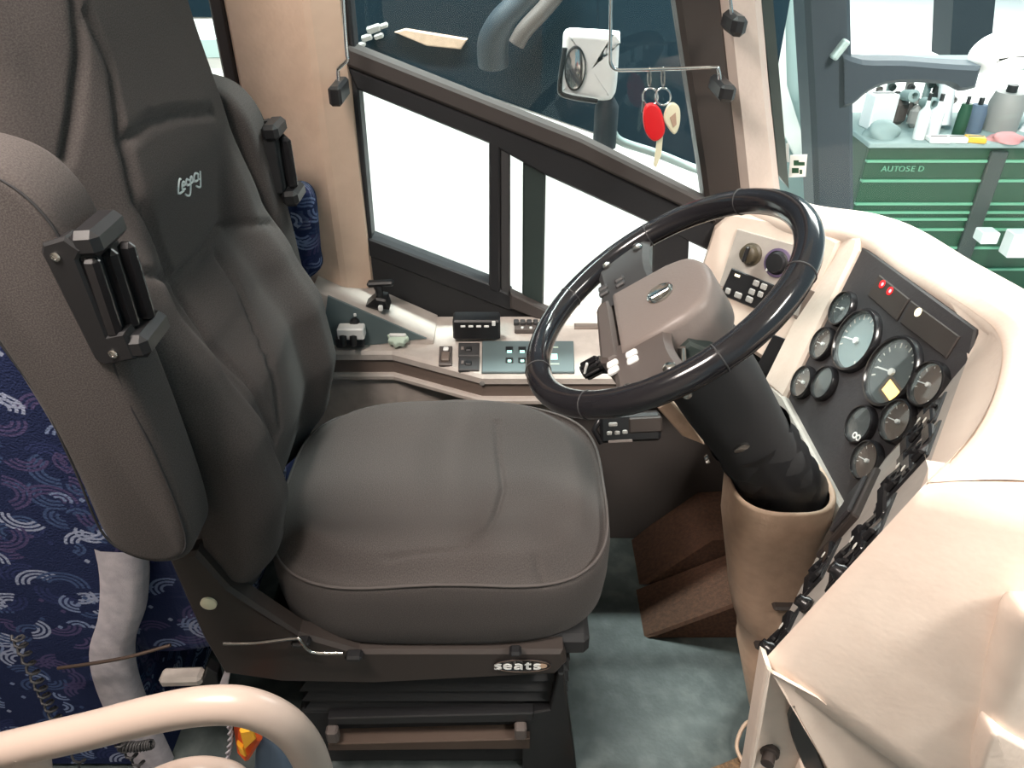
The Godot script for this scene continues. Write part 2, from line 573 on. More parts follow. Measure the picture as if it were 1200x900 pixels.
func make_driver_window() -> void:
	var w := struct("window_1", "driver's side window with black frame, slanted rail and sliding panes", Vector3(0, 0.55, -1.62))
	bar_z([[400, -40], [409, 60], [427, 300], [436, 284], [420, 104], [410, 0], [408, -40]], -1.615, 0.05, "jamb", M.frame_black, w)
	bar_z([[406, 54], [680, 163], [835, 240], [840, 262], [680, 187], [406, 78]], -1.60, 0.05, "belt_rail", M.rubber, w, 0.006)
	bar_z([[406, 78], [680, 187], [840, 262], [842, 300], [766, 264], [640, 206], [574, 169], [418, 105]], -1.61, 0.06, "lower_rail", M.frame_black, w)
	bar_z([[420, 296], [600, 366], [600, 347], [574, 333], [434, 280], [428, 276]], -1.612, 0.05, "bottom_rail", M.frame_black, w)
	bar_z([[418, 330], [420, 294], [600, 362], [660, 375], [660, 395], [560, 395]], -1.617, 0.02, "sill_panel", M.black_soft, w, 0.002)
	bar_z([[598, 344], [700, 392], [690, 398], [598, 362]], -1.60, 0.03, "sill_strip", M.rubber, w)
	bar_z([[573, 160], [586, 165], [586, 345], [573, 340]], -1.61, 0.05, "mullion", M.frame_black, w)
	bar_z([[586, 168], [598, 174], [598, 352], [586, 348]], -1.615, 0.05, "mullion", M.grey_black, w)
	bar_z([[613, 185], [640, 195], [637, 368], [612, 358]], -1.625, 0.03, "sliding_stile", M.post_green, w)
	bar_z([[766, 255], [808, 275], [806, 330], [780, 420], [762, 420]], -1.612, 0.05, "mullion", M.frame_black, w)
	# dark post in front of the raked pillar
	var st := mb()
	prism(st, [Vector3(0.49, 0.6, -1.61), Vector3(0.404, 0.912, -1.61), Vector3(0.31, 1.24, -1.61), Vector3(0.1, 1.95, -1.61), Vector3(0.21, 1.95, -1.61), Vector3(0.40, 1.24, -1.61), Vector3(0.50, 0.87, -1.61), Vector3(0.575, 0.6, -1.61)], Vector3(0, 0, -0.07), 0.01)
	build(st, "front_post", M.brown_black, w)
	# panes
	bar_z([[418, 105], [573, 168], [573, 332], [433, 280]], -1.64, 0.004, "pane", M.glass, w, 0.0)
	bar_z([[598, 180], [613, 186], [613, 350], [598, 343]], -1.65, 0.004, "pane", M.glass, w, 0.0)
	bar_z([[640, 206], [766, 264], [764, 420], [637, 360]], -1.65, 0.004, "pane", M.glass, w, 0.0)
	bar_z([[403, -320], [800, -320], [788, 0], [822, 228], [680, 163], [406, 54]], -1.64, 0.004, "pane", M.glass, w, 0.0)
	# windscreen: one curved sheet raked backwards
	var foot := path([Vector3(0.575, 0.7, -1.70), Vector3(0.80, 0.7, -1.56), Vector3(1.02, 0.7, -1.2), Vector3(1.12, 0.7, -0.6), Vector3(1.14, 0.7, 0.1), Vector3(1.05, 0.7, 0.9)], 6)
	var rows := []
	for j in 9:
		var row := []
		for p in foot: row.append(p + Vector3(-0.276 * j * 0.175, j * 0.175, 0))
		rows.append(row)
	st = mb()
	sheet(st, rows)
	for r in rows: r.reverse()
	var back := []
	for r in rows:
		var b := []
		for p in r: b.append(p - Vector3(0.006, 0, 0))
		back.append(b)
	sheet(st, back)
	var ws := struct("window_2", "green tinted windscreen ahead of the dashboard", Vector3(0.9, 0.7, -0.6))
	build(st, "pane", M.windshield, ws)

# ---------------------------------------------------------------- driver's seat
const XB := [[0.44, -0.44], [0.5, -0.407], [0.57, -0.363], [0.667, -0.339], [0.78, -0.35], [0.88, -0.39], [0.97, -0.43], [1.1, -0.448], [1.28, -0.468], [1.45, -0.482], [1.62, -0.50]]
const HW := [[0.44, 0.215], [0.55, 0.24], [0.8, 0.255], [1.05, 0.255], [1.2, 0.25], [1.35, 0.24], [1.5, 0.225], [1.62, 0.20]]
const SEAT_Z := -1.05
var seams := []

func seam_depth(y: float, z: float) -> float:
	var best := 1.0
	var p := Vector2(z, y)
	for s in seams:
		for i in s.size() - 1:
			var q := Geometry2D.get_closest_point_to_segment(p, s[i], s[i + 1])
			best = minf(best, p.distance_to(q))
	return exp(-pow(best / 0.0055, 2.0))

func back_front(y: float, z: float) -> float:
	var w := table(HW, y)
	var zn := absf(z - SEAT_Z) / w
	var head := smoothstep(0.96, 1.12, y)
	var x := table(XB, y)
	x -= head * (0.012 if z < SEAT_Z else 0.06) * smoothstep(0.42, 1.0, zn)
	x -= (1.0 - head) * 0.04 * (1.0 - smoothstep(0.45, 0.72, zn))
	x += 0.012 * (1.0 - smoothstep(0.0, 0.5, zn)) * exp(-pow((y - 0.72) / 0.12, 2.0))
	var r := 0.045
	var edge := (absf(z - SEAT_Z) - (w - r)) / r
	if edge > 0.0: x -= r * (1.0 - sqrt(maxf(0.0, 1.0 - edge * edge)))
	return x

func on_back(u: float, v: float) -> Vector3:
	var nrm := Vector3(0.975, 0.22, 0)
	var p := on_plane(u, v, Vector3(-0.45, 1.0, SEAT_Z), nrm)
	for k in 8:
		p = on_plane(u, v, Vector3(back_front(p.y, clampf(p.z, SEAT_Z - 0.22, SEAT_Z + 0.22)), p.y, p.z), nrm)
	return p

func make_backrest(seat: Node3D) -> void:
	for s in [[[103, 15], [130, 77], [143, 160], [160, 233], [182, 277], [203, 328], [245, 400], [290, 447], [323, 513]], [[143, 165], [175, 143], [205, 134], [250, 130]], [[128, 314], [165, 322], [203, 328], [235, 300], [268, 264], [290, 262]], [[88, -10], [82, 60], [77, 130], [82, 185]], [[255, 300], [290, 360], [318, 430], [328, 500]]]:
		var line := []
		for q in s:
			var p := on_back(q[0], q[1])
			line.append(Vector2(p.z, p.y))
		seams.append(line)
	var rows := []
	var nf := 104
	for j in 181:
		var y := lerpf(0.44, 1.62, j / 180.0)
		var w := table(HW, y)
		var endk := 1.0
		if y > 1.54: endk = sqrt(maxf(0.0, 1.0 - pow((y - 1.54) / 0.085, 2.0)))
		if y < 0.49: endk = sqrt(maxf(0.0, 1.0 - pow((0.49 - y) / 0.06, 2.0)))
		var row := []
		var bx := table(XB, y)
		for i in nf + 1:
			var a := cos(PI * i / nf)
			var zn := signf(a) * pow(absf(a), 0.8)
			var z := SEAT_Z + w * zn
			var x := back_front(y, z) - 0.010 * seam_depth(y, z) * (1.0 if absf(zn) < 0.97 else 0.0)
			row.append(Vector3(lerpf(bx - 0.07, x, endk), y, SEAT_Z + (z - SEAT_Z) * lerpf(0.75, 1.0, endk)))
		for i in 21:
			var zn := lerpf(-0.97, 0.97, i / 20.0)
			var x := bx - 0.15 + 0.05 * pow(absf(zn), 4.0)
			row.append(Vector3(lerpf(bx - 0.07, x, endk), y, SEAT_Z + w * zn * lerpf(0.75, 1.0, endk)))
		rows.append(row)
	var st := mb()
	sheet(st, rows, true)
	var back := build(st, "backrest", M.fabric, seat)
	# stitched script on the insert
	st = mb()
	for s in [[[470, 450], [440, 470], [425, 700], [520, 650]], [[490, 575], [545, 545], [520, 490], [490, 540], [500, 640], [545, 615]], [[620, 470], [575, 450], [560, 515], [590, 560], [625, 535]], [[625, 460], [640, 560], [630, 720], [590, 740], [550, 715]], [[660, 400], [635, 430], [640, 520], [672, 490], [660, 400], [690, 500]], [[770, 352], [720, 350], [700, 420], [720, 490], [765, 468]], [[775, 355], [772, 430], [800, 450]], [[808, 305], [815, 560], [790, 590], [740, 570]]]:
		var line := []
		for q in s:
			var p := on_back(180 + q[0] / 15.0, 180 + q[1] / 15.0)
			p.x = back_front(p.y, p.z) + 0.0005
			line.append(p)
		tube(st, path(line, 3), 0.0016, 5)
	var script := build(st, "stitched_lettering", M.white_thread, back)
	script.set_meta("label", "white stitched script reading Legacy")

func make_cushion(seat: Node3D) -> void:
	var cx := -0.12
	var ax := 0.292
	var az := 0.25
	var lines := []
	for s in [[[582, 500], [584, 530], [590, 572], [582, 600], [572, 626]], [[628, 656], [638, 672], [646, 692]], [[455, 660], [490, 655], [540, 652], [572, 626]]]:
		var line := []
		for q in s:
			var p := on_y(q[0], q[1], 0.545)
			line.append(Vector2(p.x, p.z))
		lines.append(line)
	var n := 168
	var rows := []
	var edge := []
	var levels := [[0.90, 0.385], [0.965, 0.388], [0.985, 0.40], [0.998, 0.44], [1.0, 0.49], [0.992, 0.515], [0.978, 0.527]]
	for l in levels:
		var row := []
		for i in n:
			var a := TAU * i / n
			var ex := signf(cos(a)) * pow(absf(cos(a)), 0.55)
			var ez := signf(sin(a)) * pow(absf(sin(a)), 0.55)
			var wave := 0.008 * sin((ex + 0.3) * 4.2) if l[1] > 0.5 else 0.0
			row.append(Vector3(cx + ax * l[0] * ex, l[1] + wave, SEAT_Z - az * l[0] * ez))
		rows.append(row)
		edge = row
	for j in range(1, 73):
		var r := 0.978 * (1.0 - j / 72.0)
		if j == 72: r = 0.004
		var row := []
		for i in n:
			var a := TAU * i / n
			var pw := lerpf(1.0, 0.55, smoothstep(0.0, 1.0, r))
			var ex := signf(cos(a)) * pow(absf(cos(a)), pw) * r
			var ez := signf(sin(a)) * pow(absf(sin(a)), pw) * r
			var p := Vector3(cx + ax * ex, 0, SEAT_Z - az * ez)
			var rim := smoothstep(0.978, 0.80, r)
			var y := 0.529 + 0.008 * sin((ex + 0.3) * 4.2) * (1.0 - rim)
			y += rim * 0.018
			y += 0.016 * rim * smoothstep(0.35, 0.72, absf(ez)) * (1.0 - smoothstep(0.3, 0.9, ex))
			y -= 0.02 * smoothstep(0.45, 1.0, ex)
			y += 0.010 * exp(-(pow((ex + 0.62) / 0.25, 2.0) + pow((ez + 0.72) / 0.18, 2.0)))
			var best := 1.0
			for s in lines:
				for k in s.size() - 1:
					var q := Vector2(p.x, p.z)
					best = minf(best, q.distance_to(Geometry2D.get_closest_point_to_segment(q, s[k], s[k + 1])))
			y -= 0.009 * exp(-pow(best / 0.0045, 2.0))
			p.y = y
			row.append(p)
		rows.append(row)
	var st := mb()
	sheet(st, rows, true)
	fan(st, rows[0], Vector3(cx, 0.385, SEAT_Z), true)
	var mid := Vector3.ZERO
	for p in rows[-1]: mid += p / n
	fan(st, rows[-1], mid, false, 0)
	var cu := build(st, "cushion", M.fabric, seat)
	st = mb()
	tube(st, edge, 0.0028, 6, true)
	build(st, "piping", M.piping, cu)

func screw(st: SurfaceTool, at: Vector3, n: Vector3, r: float) -> void:
	var t := n.cross(Vector3(0.3, 1, 0.2)).normalized()
	lathe(st, frame(at, t, n), [[r, 0], [r, 0.0015], [r * 0.6, 0.0025], [r * 0.5, 0.0012], [0, 0.0012]], 12)

func make_armrest(seat: Node3D, z0: float, s: float, dy := 0.0) -> void:
	# z0 is the outer face, s the sign that points outwards
	var prof := [[-0.523, 0.74], [-0.50, 0.70], [-0.46, 0.688], [-0.425, 0.70], [-0.412, 0.74], [-0.413, 0.85], [-0.424, 1.02], [-0.437, 1.14], [-0.452, 1.19], [-0.485, 1.222], [-0.54, 1.232], [-0.575, 1.20], [-0.565, 1.10], [-0.538, 0.95], [-0.526, 0.84]]
	var o := []
	for q in prof: o.append(Vector3(q[0], q[1] + dy, z0))
	var st := mb()
	pillow(st, path(o, 5, true), Vector3(0, 0, -0.088 * s), 0.018)
	var arm := build(st, "armrest", M.fabric, seat)
	st = mb()
	var line := []
	for p in path(o, 5, true): line.append(p + (Vector3(-0.48, 0.96 + dy, z0) - p).normalized() * 0.012 + Vector3(0, 0, -0.003 * s))
	tube(st, line, 0.0016, 5, true)
	build(st, "seam", M.thread, arm)
	# wrap-round hinge bracket with a ribbed roller and two screws
	var st2 := mb()
	var f := z0 + 0.005 * s
	var plate := []
	for q in [[-0.462, 1.135], [-0.458, 1.145], [-0.434, 1.152], [-0.420, 1.138], [-0.428, 1.128], [-0.424, 1.042], [-0.405, 1.046], [-0.402, 1.012], [-0.438, 1.004], [-0.447, 1.012]]:
		plate.append(Vector3(q[0], q[1] + dy, f))
	prism(st2, plate, Vector3(0, 0, -0.02 * s), 0.003)
	var bracket := build(st2, "bracket", M.black, arm)
	for yy in [1.142, 1.024]:
		var x: float = -0.418 if yy > 1.1 else -0.402
		st2 = mb()
		box(st2, Transform3D(Basis(Vector3(0, 0, 1), 0.06), Vector3(x, yy + dy, z0 - 0.030 * s)), Vector3(0.03, 0.028, 0.068), 0.007)
		build(st2, "bracket_cap", M.black, arm)
	for k in 3:
		st2 = mb()
		box(st2, frame(Vector3(-0.419 + 0.010 * k, 1.083 + dy, z0 - (0.002 + 0.018 * k) * s), Vector3(1, 0, 0), Vector3(-0.12, 1, 0)), Vector3(0.018, 0.092, 0.013), 0.005)
		build(st2, "roller_rib", M.black_gloss, arm)
	st2 = mb()
	box(st2, frame(Vector3(-0.424, 1.083 + dy, z0 - 0.028 * s), Vector3(1, 0, 0), Vector3(-0.12, 1, 0)), Vector3(0.02, 0.10, 0.055), 0.002)
	build(st2, "roller_core", M.black_soft, arm)
	for q in [[-0.448, 1.132], [-0.424, 1.020]]:
		st2 = mb()
		screw(st2, Vector3(q[0], q[1] + dy, f), Vector3(0, 0, s), 0.005)
		build(st2, "screw", M.steel, bracket)

func make_seat() -> void:
	var seat := thing("driver_seat", "charcoal fabric driver's seat with folded up armrests facing the steering wheel", "seat", Vector3(-0.15, 0, SEAT_Z))
	make_backrest(seat)
	make_cushion(seat)
	make_armrest(seat, -0.70, 1.0)
	make_armrest(seat, -1.40, -1.0, -0.075)
	# side shield of the seat pan with the recliner
	var zs := -0.795
	var sh := bar_z([[196, 655], [230, 648], [268, 690], [350, 744], [420, 764], [660, 764], [664, 778], [652, 791], [440, 802], [330, 800], [262, 790], [238, 750]], zs, 0.03, "side_shield", M.brown_black, seat, 0.006)
	var st := mb()
	lathe(st, frame(on_z(245, 706, zs), Vector3(1, 0, 0), Vector3(0, 0, 1)), [[0.0125, 0], [0.0125, 0.004], [0.008, 0.007], [0, 0.0075]], 20)
	build(st, "bolt_cap", M.key_cream, sh)
	st = mb()
	tube(st, path([on_z(262, 754, zs + 0.012), on_z(300, 753, zs + 0.014), on_z(344, 748, zs + 0.016), on_z(352, 750, zs + 0.018), on_z(366, 764, zs + 0.02), on_z(402, 765, zs + 0.018)], 4), 0.0032, 8)
	build(st, "recliner_lever", M.steel, seat)
	for q in [[353, 752, 0.03], [415, 768, 0.028], [604, 763, 0.02]]:
		st = mb()
		box(st, Transform3D(Basis.IDENTITY, on_z(q[0], q[1], zs + 0.008)), Vector3(q[2], 0.012, 0.02), 0.004)
		build(st, "lever_pivot", M.black, seat)
	# pan under the cushion
	st = mb()
	abox(st, Vector3(-0.42, 0.34, -1.29), Vector3(0.13, 0.388, -0.82), 0.01)
	build(st, "seat_pan", M.black_soft, seat)
	# oval badge
	var c := on_z(612, 779, zs + 0.001)
	var bf := frame(c, Vector3(1, 0, 0), Vector3(0, 0, 1))
	st = mb()
	lathe(st, bf, [[0.0475, 0], [0.0475, 0.002], [0.0455, 0.0025], [0.0450, 0.0022], [0, 0.0022]], 40, 1.0, 0.34)
	var badge := build(st, "badge", M.black_gloss, seat)
	badge.set_meta("label", "black oval badge with white lettering reading seats")
	st = mb()
	var oval := []
	for i in 48: oval.append(c + Vector3(0.0465 * cos(TAU * i / 48), 0.0465 * 0.34 * sin(TAU * i / 48), 0.0028))
	tube(st, oval, 0.0009, 5, true)
	build(st, "badge_rim", M.rust_steel, badge)
	var tm := TextMesh.new()
	var font := SystemFont.new()
	font.font_names = PackedStringArray(["Droid Sans"])
	font.font_weight = 800
	tm.font = font
	tm.text = "seats"
	tm.font_size = 32
	tm.pixel_size = 0.00082
	tm.depth = 0.001
	put(tm, "lettering", M.white_plastic, badge, Transform3D(Basis(Vector3(1.2, 0, 0), Vector3(0, 1, 0), Vector3(0, 0, 1)), c + Vector3(-0.0085, 0.0005, 0.003)))
	st = mb()
	lathe(st, frame(c + Vector3(0.0335, 0, 0.002), Vector3(1, 0, 0), Vector3(0, 0, 1)), [[0.0075, 0], [0.0075, 0.001], [0, 0.001]], 20, 1.0, 0.75)
	build(st, "badge_dot", M.tan, badge)
	# suspension: folded bellows, rails and plinth
	var rows := []
	for j in 13:
		var y := lerpf(0.345, 0.17, j / 12.0)
		var g := 0.0 if j % 2 == 0 else 0.014
		var row := []
		for q in [[0.10 - g, -0.83 - g], [0.10 - g, -1.27 + g], [-0.38 + g, -1.27 + g], [-0.38 + g, -0.83 - g]]: row.append(Vector3(q[0], y, q[1]))
		rows.append(row)
	st = mb()
	rows.reverse()
	sheet(st, rows, true, -1)
	build(st, "bellows", M.black_soft, seat)
	st = mb()
	abox(st, Vector3(-0.39, 0.0, -1.29), Vector3(0.10, 0.17, -0.83), 0.006)
	build(st, "plinth", M.black_soft, seat)
	st = mb()
	prism(st, [on_z(654, 790, -0.815), on_z(661, 790, -0.815), on_z(676, 905, -0.815), on_z(612, 905, -0.815), on_z(612, 838, -0.815), on_z(644, 832, -0.815)], Vector3(0, 0, -0.03), 0.003)
	build(st, "front_bracket", M.black, seat)
	bar_z([[384, 872], [621, 866], [621, 878], [384, 880]], -0.80, 0.03, "slide_rail", M.rust_steel, seat, 0.002)
	bar_z([[384, 842], [625, 836], [625, 846], [384, 850]], -0.81, 0.02, "slide_rail", M.black, seat, 0.002)
	for u in [[382, 850], [602, 846]]:
		st = mb()
		box(st, Transform3D(Basis.IDENTITY, on_z(u[0] + 8, u[1] + 10, -0.805)), Vector3(0.022, 0.035, 0.02), 0.004)
		build(st, "rail_stop", M.hub_dark, seat)

# ---------------------------------------------------------------- steering
const WC := Vector3(0.218, 0.93, -0.999)

func make_steering() -> void:
	var t := deg_to_rad(34.3)
	var yw := deg_to_rad(1.5)
	var e1 := Vector3(cos(t) * cos(yw), sin(t), cos(t) * sin(yw))
	var e2 := Vector3(-sin(yw), 0, cos(yw))
	var n := e2.cross(e1).normalized()
	var W := func(a: float, b: float, h: float) -> Vector3: return WC + e1 * a + e2 * b + n * h
	var wheel := thing("steering_wheel", "large glossy black steering wheel with square grey hub pad", "steering wheel", WC)
	var st := mb()
	var ring := []
	for i in 96: ring.append(W.call(0.2155 * cos(TAU * i / 96), 0.2155 * sin(TAU * i / 96), 0.0))
	tube(st, ring, 0.0195, 20, true)
	var rim := build(st, "rim", M.rim_gloss, wheel)
	# moulded joints round the grip
	for a in [0.62, 1.35, 2.25, 3.05, 3.95, 4.75, 5.55]:
		var loop := []
		var c: Vector3 = W.call(0.2155 * cos(a), 0.2155 * sin(a), 0.0)
		var out: Vector3 = (c - WC).normalized()
		for i in 20: loop.append(c + (out * cos(TAU * i / 20) + n * sin(TAU * i / 20)) * 0.0196)
		st = mb()
		tube(st, loop, 0.0011, 5, true)
		build(st, "grip_joint", M.grey_black, rim)
	# hub pad: square with a rounded front end, deep skirt
	var o := []
	for q in [[-0.078, -0.082], [0.02, -0.084], [0.055, -0.07], [0.074, -0.035], [0.078, 0.0], [0.074, 0.035], [0.055, 0.072], [0.02, 0.088], [-0.078, 0.088]]:
		o.append(W.call(q[0], q[1], 0.004))
	st = mb()
	var outline := [o[0]]
	outline.append_array(path(o.slice(1, 8), 4))
	outline.append(o[8])
	pillow(st, outline, -n * 0.085, 0.014, 4)
	var pad := build(st, "hub_pad", M.hub_grey, wheel)
	st = mb()
	var o2 := []
	for q in [[-0.108, -0.072], [-0.1, -0.082], [-0.081, -0.083], [-0.081, 0.089], [-0.1, 0.088], [-0.112, 0.076]]: o2.append(W.call(q[0], q[1], 0.0))
	prism(st, o2, -n * 0.06, 0.006)
	build(st, "pad_end", M.hub_dark, wheel)
	# round emblem sunk in the pad
	st = mb()
	var ef := frame(W.call(0.0, -0.003, 0.0035), e1, n)
	lathe(st, ef, [[0.021, 0.0], [0.021, 0.0022], [0.0185, 0.0035], [0.015, 0.0012], [0, 0.0012]], 28, 1.0, 1.15)
	box(st, ef.translated_local(Vector3(0, 0.0018, 0)), Vector3(0.030, 0.003, 0.008), 0.0012)
	build(st, "emblem", M.steel, pad)
	# two broad spokes with their buttons
	for s in [-1.0, 1.0]:
		st = mb()
		var rows := []
		for j in 7:
			var k := j / 6.0
			var b: float = s * lerpf(0.06, 0.205, k)
			var h := lerpf(-0.012, -0.004, k)
			var half := lerpf(0.055, 0.042, sin(PI * k) * 0.8)
			var mid := lerpf(-0.055, -0.045, k)
			var row := []
			for q in [[-half, 0.0], [-half * 0.8, 0.008], [half * 0.8, 0.008], [half, 0.0], [half * 0.7, -0.012], [-half * 0.7, -0.012]]:
				row.append(W.call(mid + q[0], b, h + q[1]))
			rows.append(row)
		if s < 0.0: rows.reverse()
		sheet(st, rows, true, -1)
		var sp := build(st, "spoke", M.hub_dark if s > 0.0 else M.grey_black, wheel)
		for k in 4:
			var a := -0.092 + 0.030 * (k / 2) + (0.0 if s > 0.0 else 0.004)
			var b: float = s * (0.104 + 0.017 * (k % 2))
			st = mb()
			box(st, frame(W.call(a, b, 0.0), e1, n), Vector3(0.017, 0.008, 0.0125), 0.0025)
			build(st, "button", M.white_plastic if s > 0.0 else M.grey_black, sp)
		for k in 2:
			st = mb()
			lathe(st, frame(W.call(-0.075 + 0.06 * k, s * 0.185, 0.004), e1, n), [[0.009, 0], [0.009, 0.003], [0.005, 0.006], [0, 0.006]], 14)
			build(st, "spoke_bolt", M.steel, sp)
	# column under the wheel
	var col := thing("steering_column", "black tapered steering column running down from the wheel", "steering column", W.call(0, 0, -0.5))
	st = mb()
	var prof := [[-0.09, 0.058, 0.066], [-0.12, 0.068, 0.072], [-0.20, 0.068, 0.07], [-0.31, 0.062, 0.064], [-0.40, 0.060, 0.06], [-0.50, 0.058, 0.058]]
	var rows := []
	for q in prof:
		var row := []
		for i in 36:
			var a := TAU * i / 36
			row.append(W.call(q[1] * signf(cos(a)) * pow(absf(cos(a)), 0.7), q[2] * signf(sin(a)) * pow(absf(sin(a)), 0.7), q[0]))
		rows.append(row)
	sheet(st, rows, true)
	fan(st, rows[0], W.call(0, 0, -0.10), true)
	var sheath := build(st, "sheath", M.black_soft, col)
	st = mb()
	rows = []
	for j in 9:
		var h := lerpf(-0.30, -0.46, j / 8.0)
		var rr := 0.064 + (0.005 if j % 2 == 0 else 0.0)
		var row := []
		for i in 30:
			var a := TAU * i / 30
			row.append(W.call(rr * cos(a), rr * sin(a), h))
		rows.append(row)
	sheet(st, rows, true)
	build(st, "rubber_boot", M.black, col)
	st = mb()
	lathe(st, frame(W.call(-0.01, 0.08, -0.25), e1, e2), [[0.008, 0], [0.008, 0.006], [0, 0.007]], 12, 1.6, 0.7)
	lathe(st, frame(W.call(-0.075, 0.015, -0.30), e2, -e1), [[0.006, 0], [0.006, 0.006], [0, 0.007]], 12, 1.6, 0.8)
	build(st, "clip", M.steel, col)
	# lever on the near side of the column
	st = mb()
	prism(st, [W.call(-0.005, 0.10, -0.035), W.call(0.012, 0.10, -0.03), W.call(0.04, 0.118, -0.06), W.call(0.035, 0.122, -0.085), W.call(-0.02, 0.118, -0.09), W.call(-0.022, 0.11, -0.07)], e2 * -0.03, 0.004)
	build(st, "lever_housing", M.post_green, col)
	st = mb()
	tube(st, [W.call(0.0, 0.104, -0.028), W.call(-0.012, 0.112, -0.055), W.call(-0.026, 0.118, -0.085)], 0.006, 10)
	lathe(st, frame(W.call(-0.026, 0.12, -0.088), e1, e2), [[0.007, -0.008], [0.009, 0], [0.006, 0.007], [0, 0.008]], 14)
	build(st, "lever_arm", M.steel, col)
	# turn stalk with ribbed black knob on the far side
	st = mb()
	tube(st, [W.call(-0.04, -0.02, -0.13), on_plane(712, 432, WC - n * 0.12, n), on_plane(694, 432, WC - n * 0.10, n)], 0.009, 10)
	build(st, "stalk", M.black, col)
	st = mb()
	var kc := on_plane(694, 431, WC - n * 0.10, n)
	for k in 10:
		var a := TAU * k / 10
		box(st, frame(kc + (e2 * cos(a) + n * sin(a)) * 0.013, e1, n * cos(a) - e2 * sin(a)), Vector3(0.03, 0.006, 0.008), 0.002)
	lathe(st, frame(kc - e1 * 0.02, n, e1), [[0.0, 0], [0.012, 0.002], [0.013, 0.04], [0.0, 0.042]], 16)
	build(st, "stalk_knob", M.black_gloss, col)
	st = mb()
	box(st, frame(kc + n * 0.012 + e2 * 0.012 - e1 * 0.006, e1 + n, n), Vector3(0.02, 0.004, 0.007), 0.001)
	build(st, "stalk_mark", M.white_plastic, col)
	# tan fin below the column
	st = mb()
	prism(st, [on_z(770, 478, -1.10), on_z(786, 470, -1.10), on_z(806, 490, -1.10), on_z(826, 522, -1.10), on_z(800, 512, -1.10)], Vector3(0, 0, -0.02), 0.003)
	build(st, "cover_fin", M.tan, col)

	# tan shroud the column drops into
	var sh := thing("column_shroud", "tan moulded shroud at the foot of the steering column", "shroud", Vector3(0.58, 0, -0.95))
	rows = []
	for q in [[0.585, 0.452, -0.985, 0.078, 0.076], [0.592, 0.452, -0.985, 0.083, 0.081], [0.585, 0.452, -0.985, 0.088, 0.085], [0.50, 0.458, -0.985, 0.087, 0.084], [0.34, 0.488, -0.975, 0.082, 0.08], [0.285, 0.50, -0.97, 0.08, 0.078], [0.277, 0.503, -0.968, 0.075, 0.075], [0.20, 0.52, -0.962, 0.076, 0.076], [0.192, 0.522, -0.96, 0.08, 0.078], [0.0, 0.575, -0.95, 0.08, 0.078]]:
		var row := []
		for i in 40:
			var a := TAU * i / 40
			row.append(Vector3(q[1] + q[3] * signf(cos(a)) * pow(absf(cos(a)), 0.75), q[0], q[2] + q[4] * signf(sin(a)) * pow(absf(sin(a)), 0.75)))
		rows.append(row)
	st = mb()
	sheet(st, rows, true)
	build(st, "body", M.tan, sh)
	for q in [[905, 706, 962, 716], [884, 752, 945, 766]]:
		st = mb()
		var a := on_z(q[0], q[1] + 4, -0.893)
		var b := on_z(q[2], q[1] + 4, -0.893)
		box(st, Transform3D(Basis.IDENTITY, (a + b) * 0.5), Vector3(a.distance_to(b), 0.009, 0.02), 0.004)
		build(st, "slot", M.brown_black, sh)

# ---------------------------------------------------------------- dashboard
const GP := Vector3(0.622, 0.75, -1.12)
const GN := Vector3(-0.934, 0.358, 0.0)
const GU := Vector3(0.358, 0.934, 0.0)

func gpx(u: float, v: float, lift := 0.0) -> Vector3:
	return on_plane(u, v, GP + GN * lift, GN)

func make_gauge(dash: Node3D, u: float, v: float, r: float, kind: int) -> void:
	var c := gpx(u, v)
	var f := frame(c, GU, GN)
	var st := mb()
	lathe(st, f, [[r * 1.12, -0.002], [r * 1.14, 0.006], [r * 1.08, 0.012], [r * 1.0, 0.013], [r * 0.95, 0.006], [r * 0.95, 0.002]], 40)
	var g := build(st, "gauge", M.black_gloss, dash)
	st = mb()
	lathe(st, f, [[r * 0.96, 0.002], [0, 0.0025]], 40)
	build(st, "face", [M.gauge_face, M.gauge_blue, M.gauge_brown, M.black_soft][kind], g)
	if kind != 3:
		st = mb()
		var nt := 17 if r > 0.04 else 9
		for k in nt:
			var a := deg_to_rad(-130.0 + 260.0 * k / (nt - 1))
			var d := GU * cos(a) + Vector3(0, 0, 1) * sin(a)
			var big := k % 2 == 0
			box(st, frame(c + d * r * 0.82 + GN * 0.003, d, GN), Vector3(r * (0.16 if big else 0.09), 0.0006, r * (0.045 if big else 0.03)))
		build(st, "tick_marks", M.mark, g)
		st = mb()
		var na := deg_to_rad(-112.0)
		var nd := GU * cos(na) + Vector3(0, 0, 1) * sin(na)
		box(st, frame(c + nd * r * 0.28 + GN * 0.006, nd, GN), Vector3(r * 0.85, 0.001, r * 0.05), 0.0003)
		lathe(st, frame(c + GN * 0.003, GU, GN), [[r * 0.11, 0], [r * 0.11, 0.005], [0, 0.006]], 14)
		build(st, "needle", M.white_plastic, g)
	st = mb()
	lathe(st, f, [[r * 0.98, 0.009], [0, 0.0115]], 32)
	build(st, "lens", M.lens, g)
	if r > 0.052 and kind == 0:
		# lit odometer window in the lower part of the speedometer
		st = mb()
		box(st, frame(gpx(1044, 458, 0.004), Vector3(0, 0, 1), GU), Vector3(0.036, 0.022, 0.002))
		build(st, "odometer", M.lcd_core, g)
		st = mb()
		box(st, frame(gpx(1044, 458, 0.003), Vector3(0, 0, 1), GU), Vector3(0.05, 0.034, 0.002))
		build(st, "odometer_frame", M.gauge_brown, g)

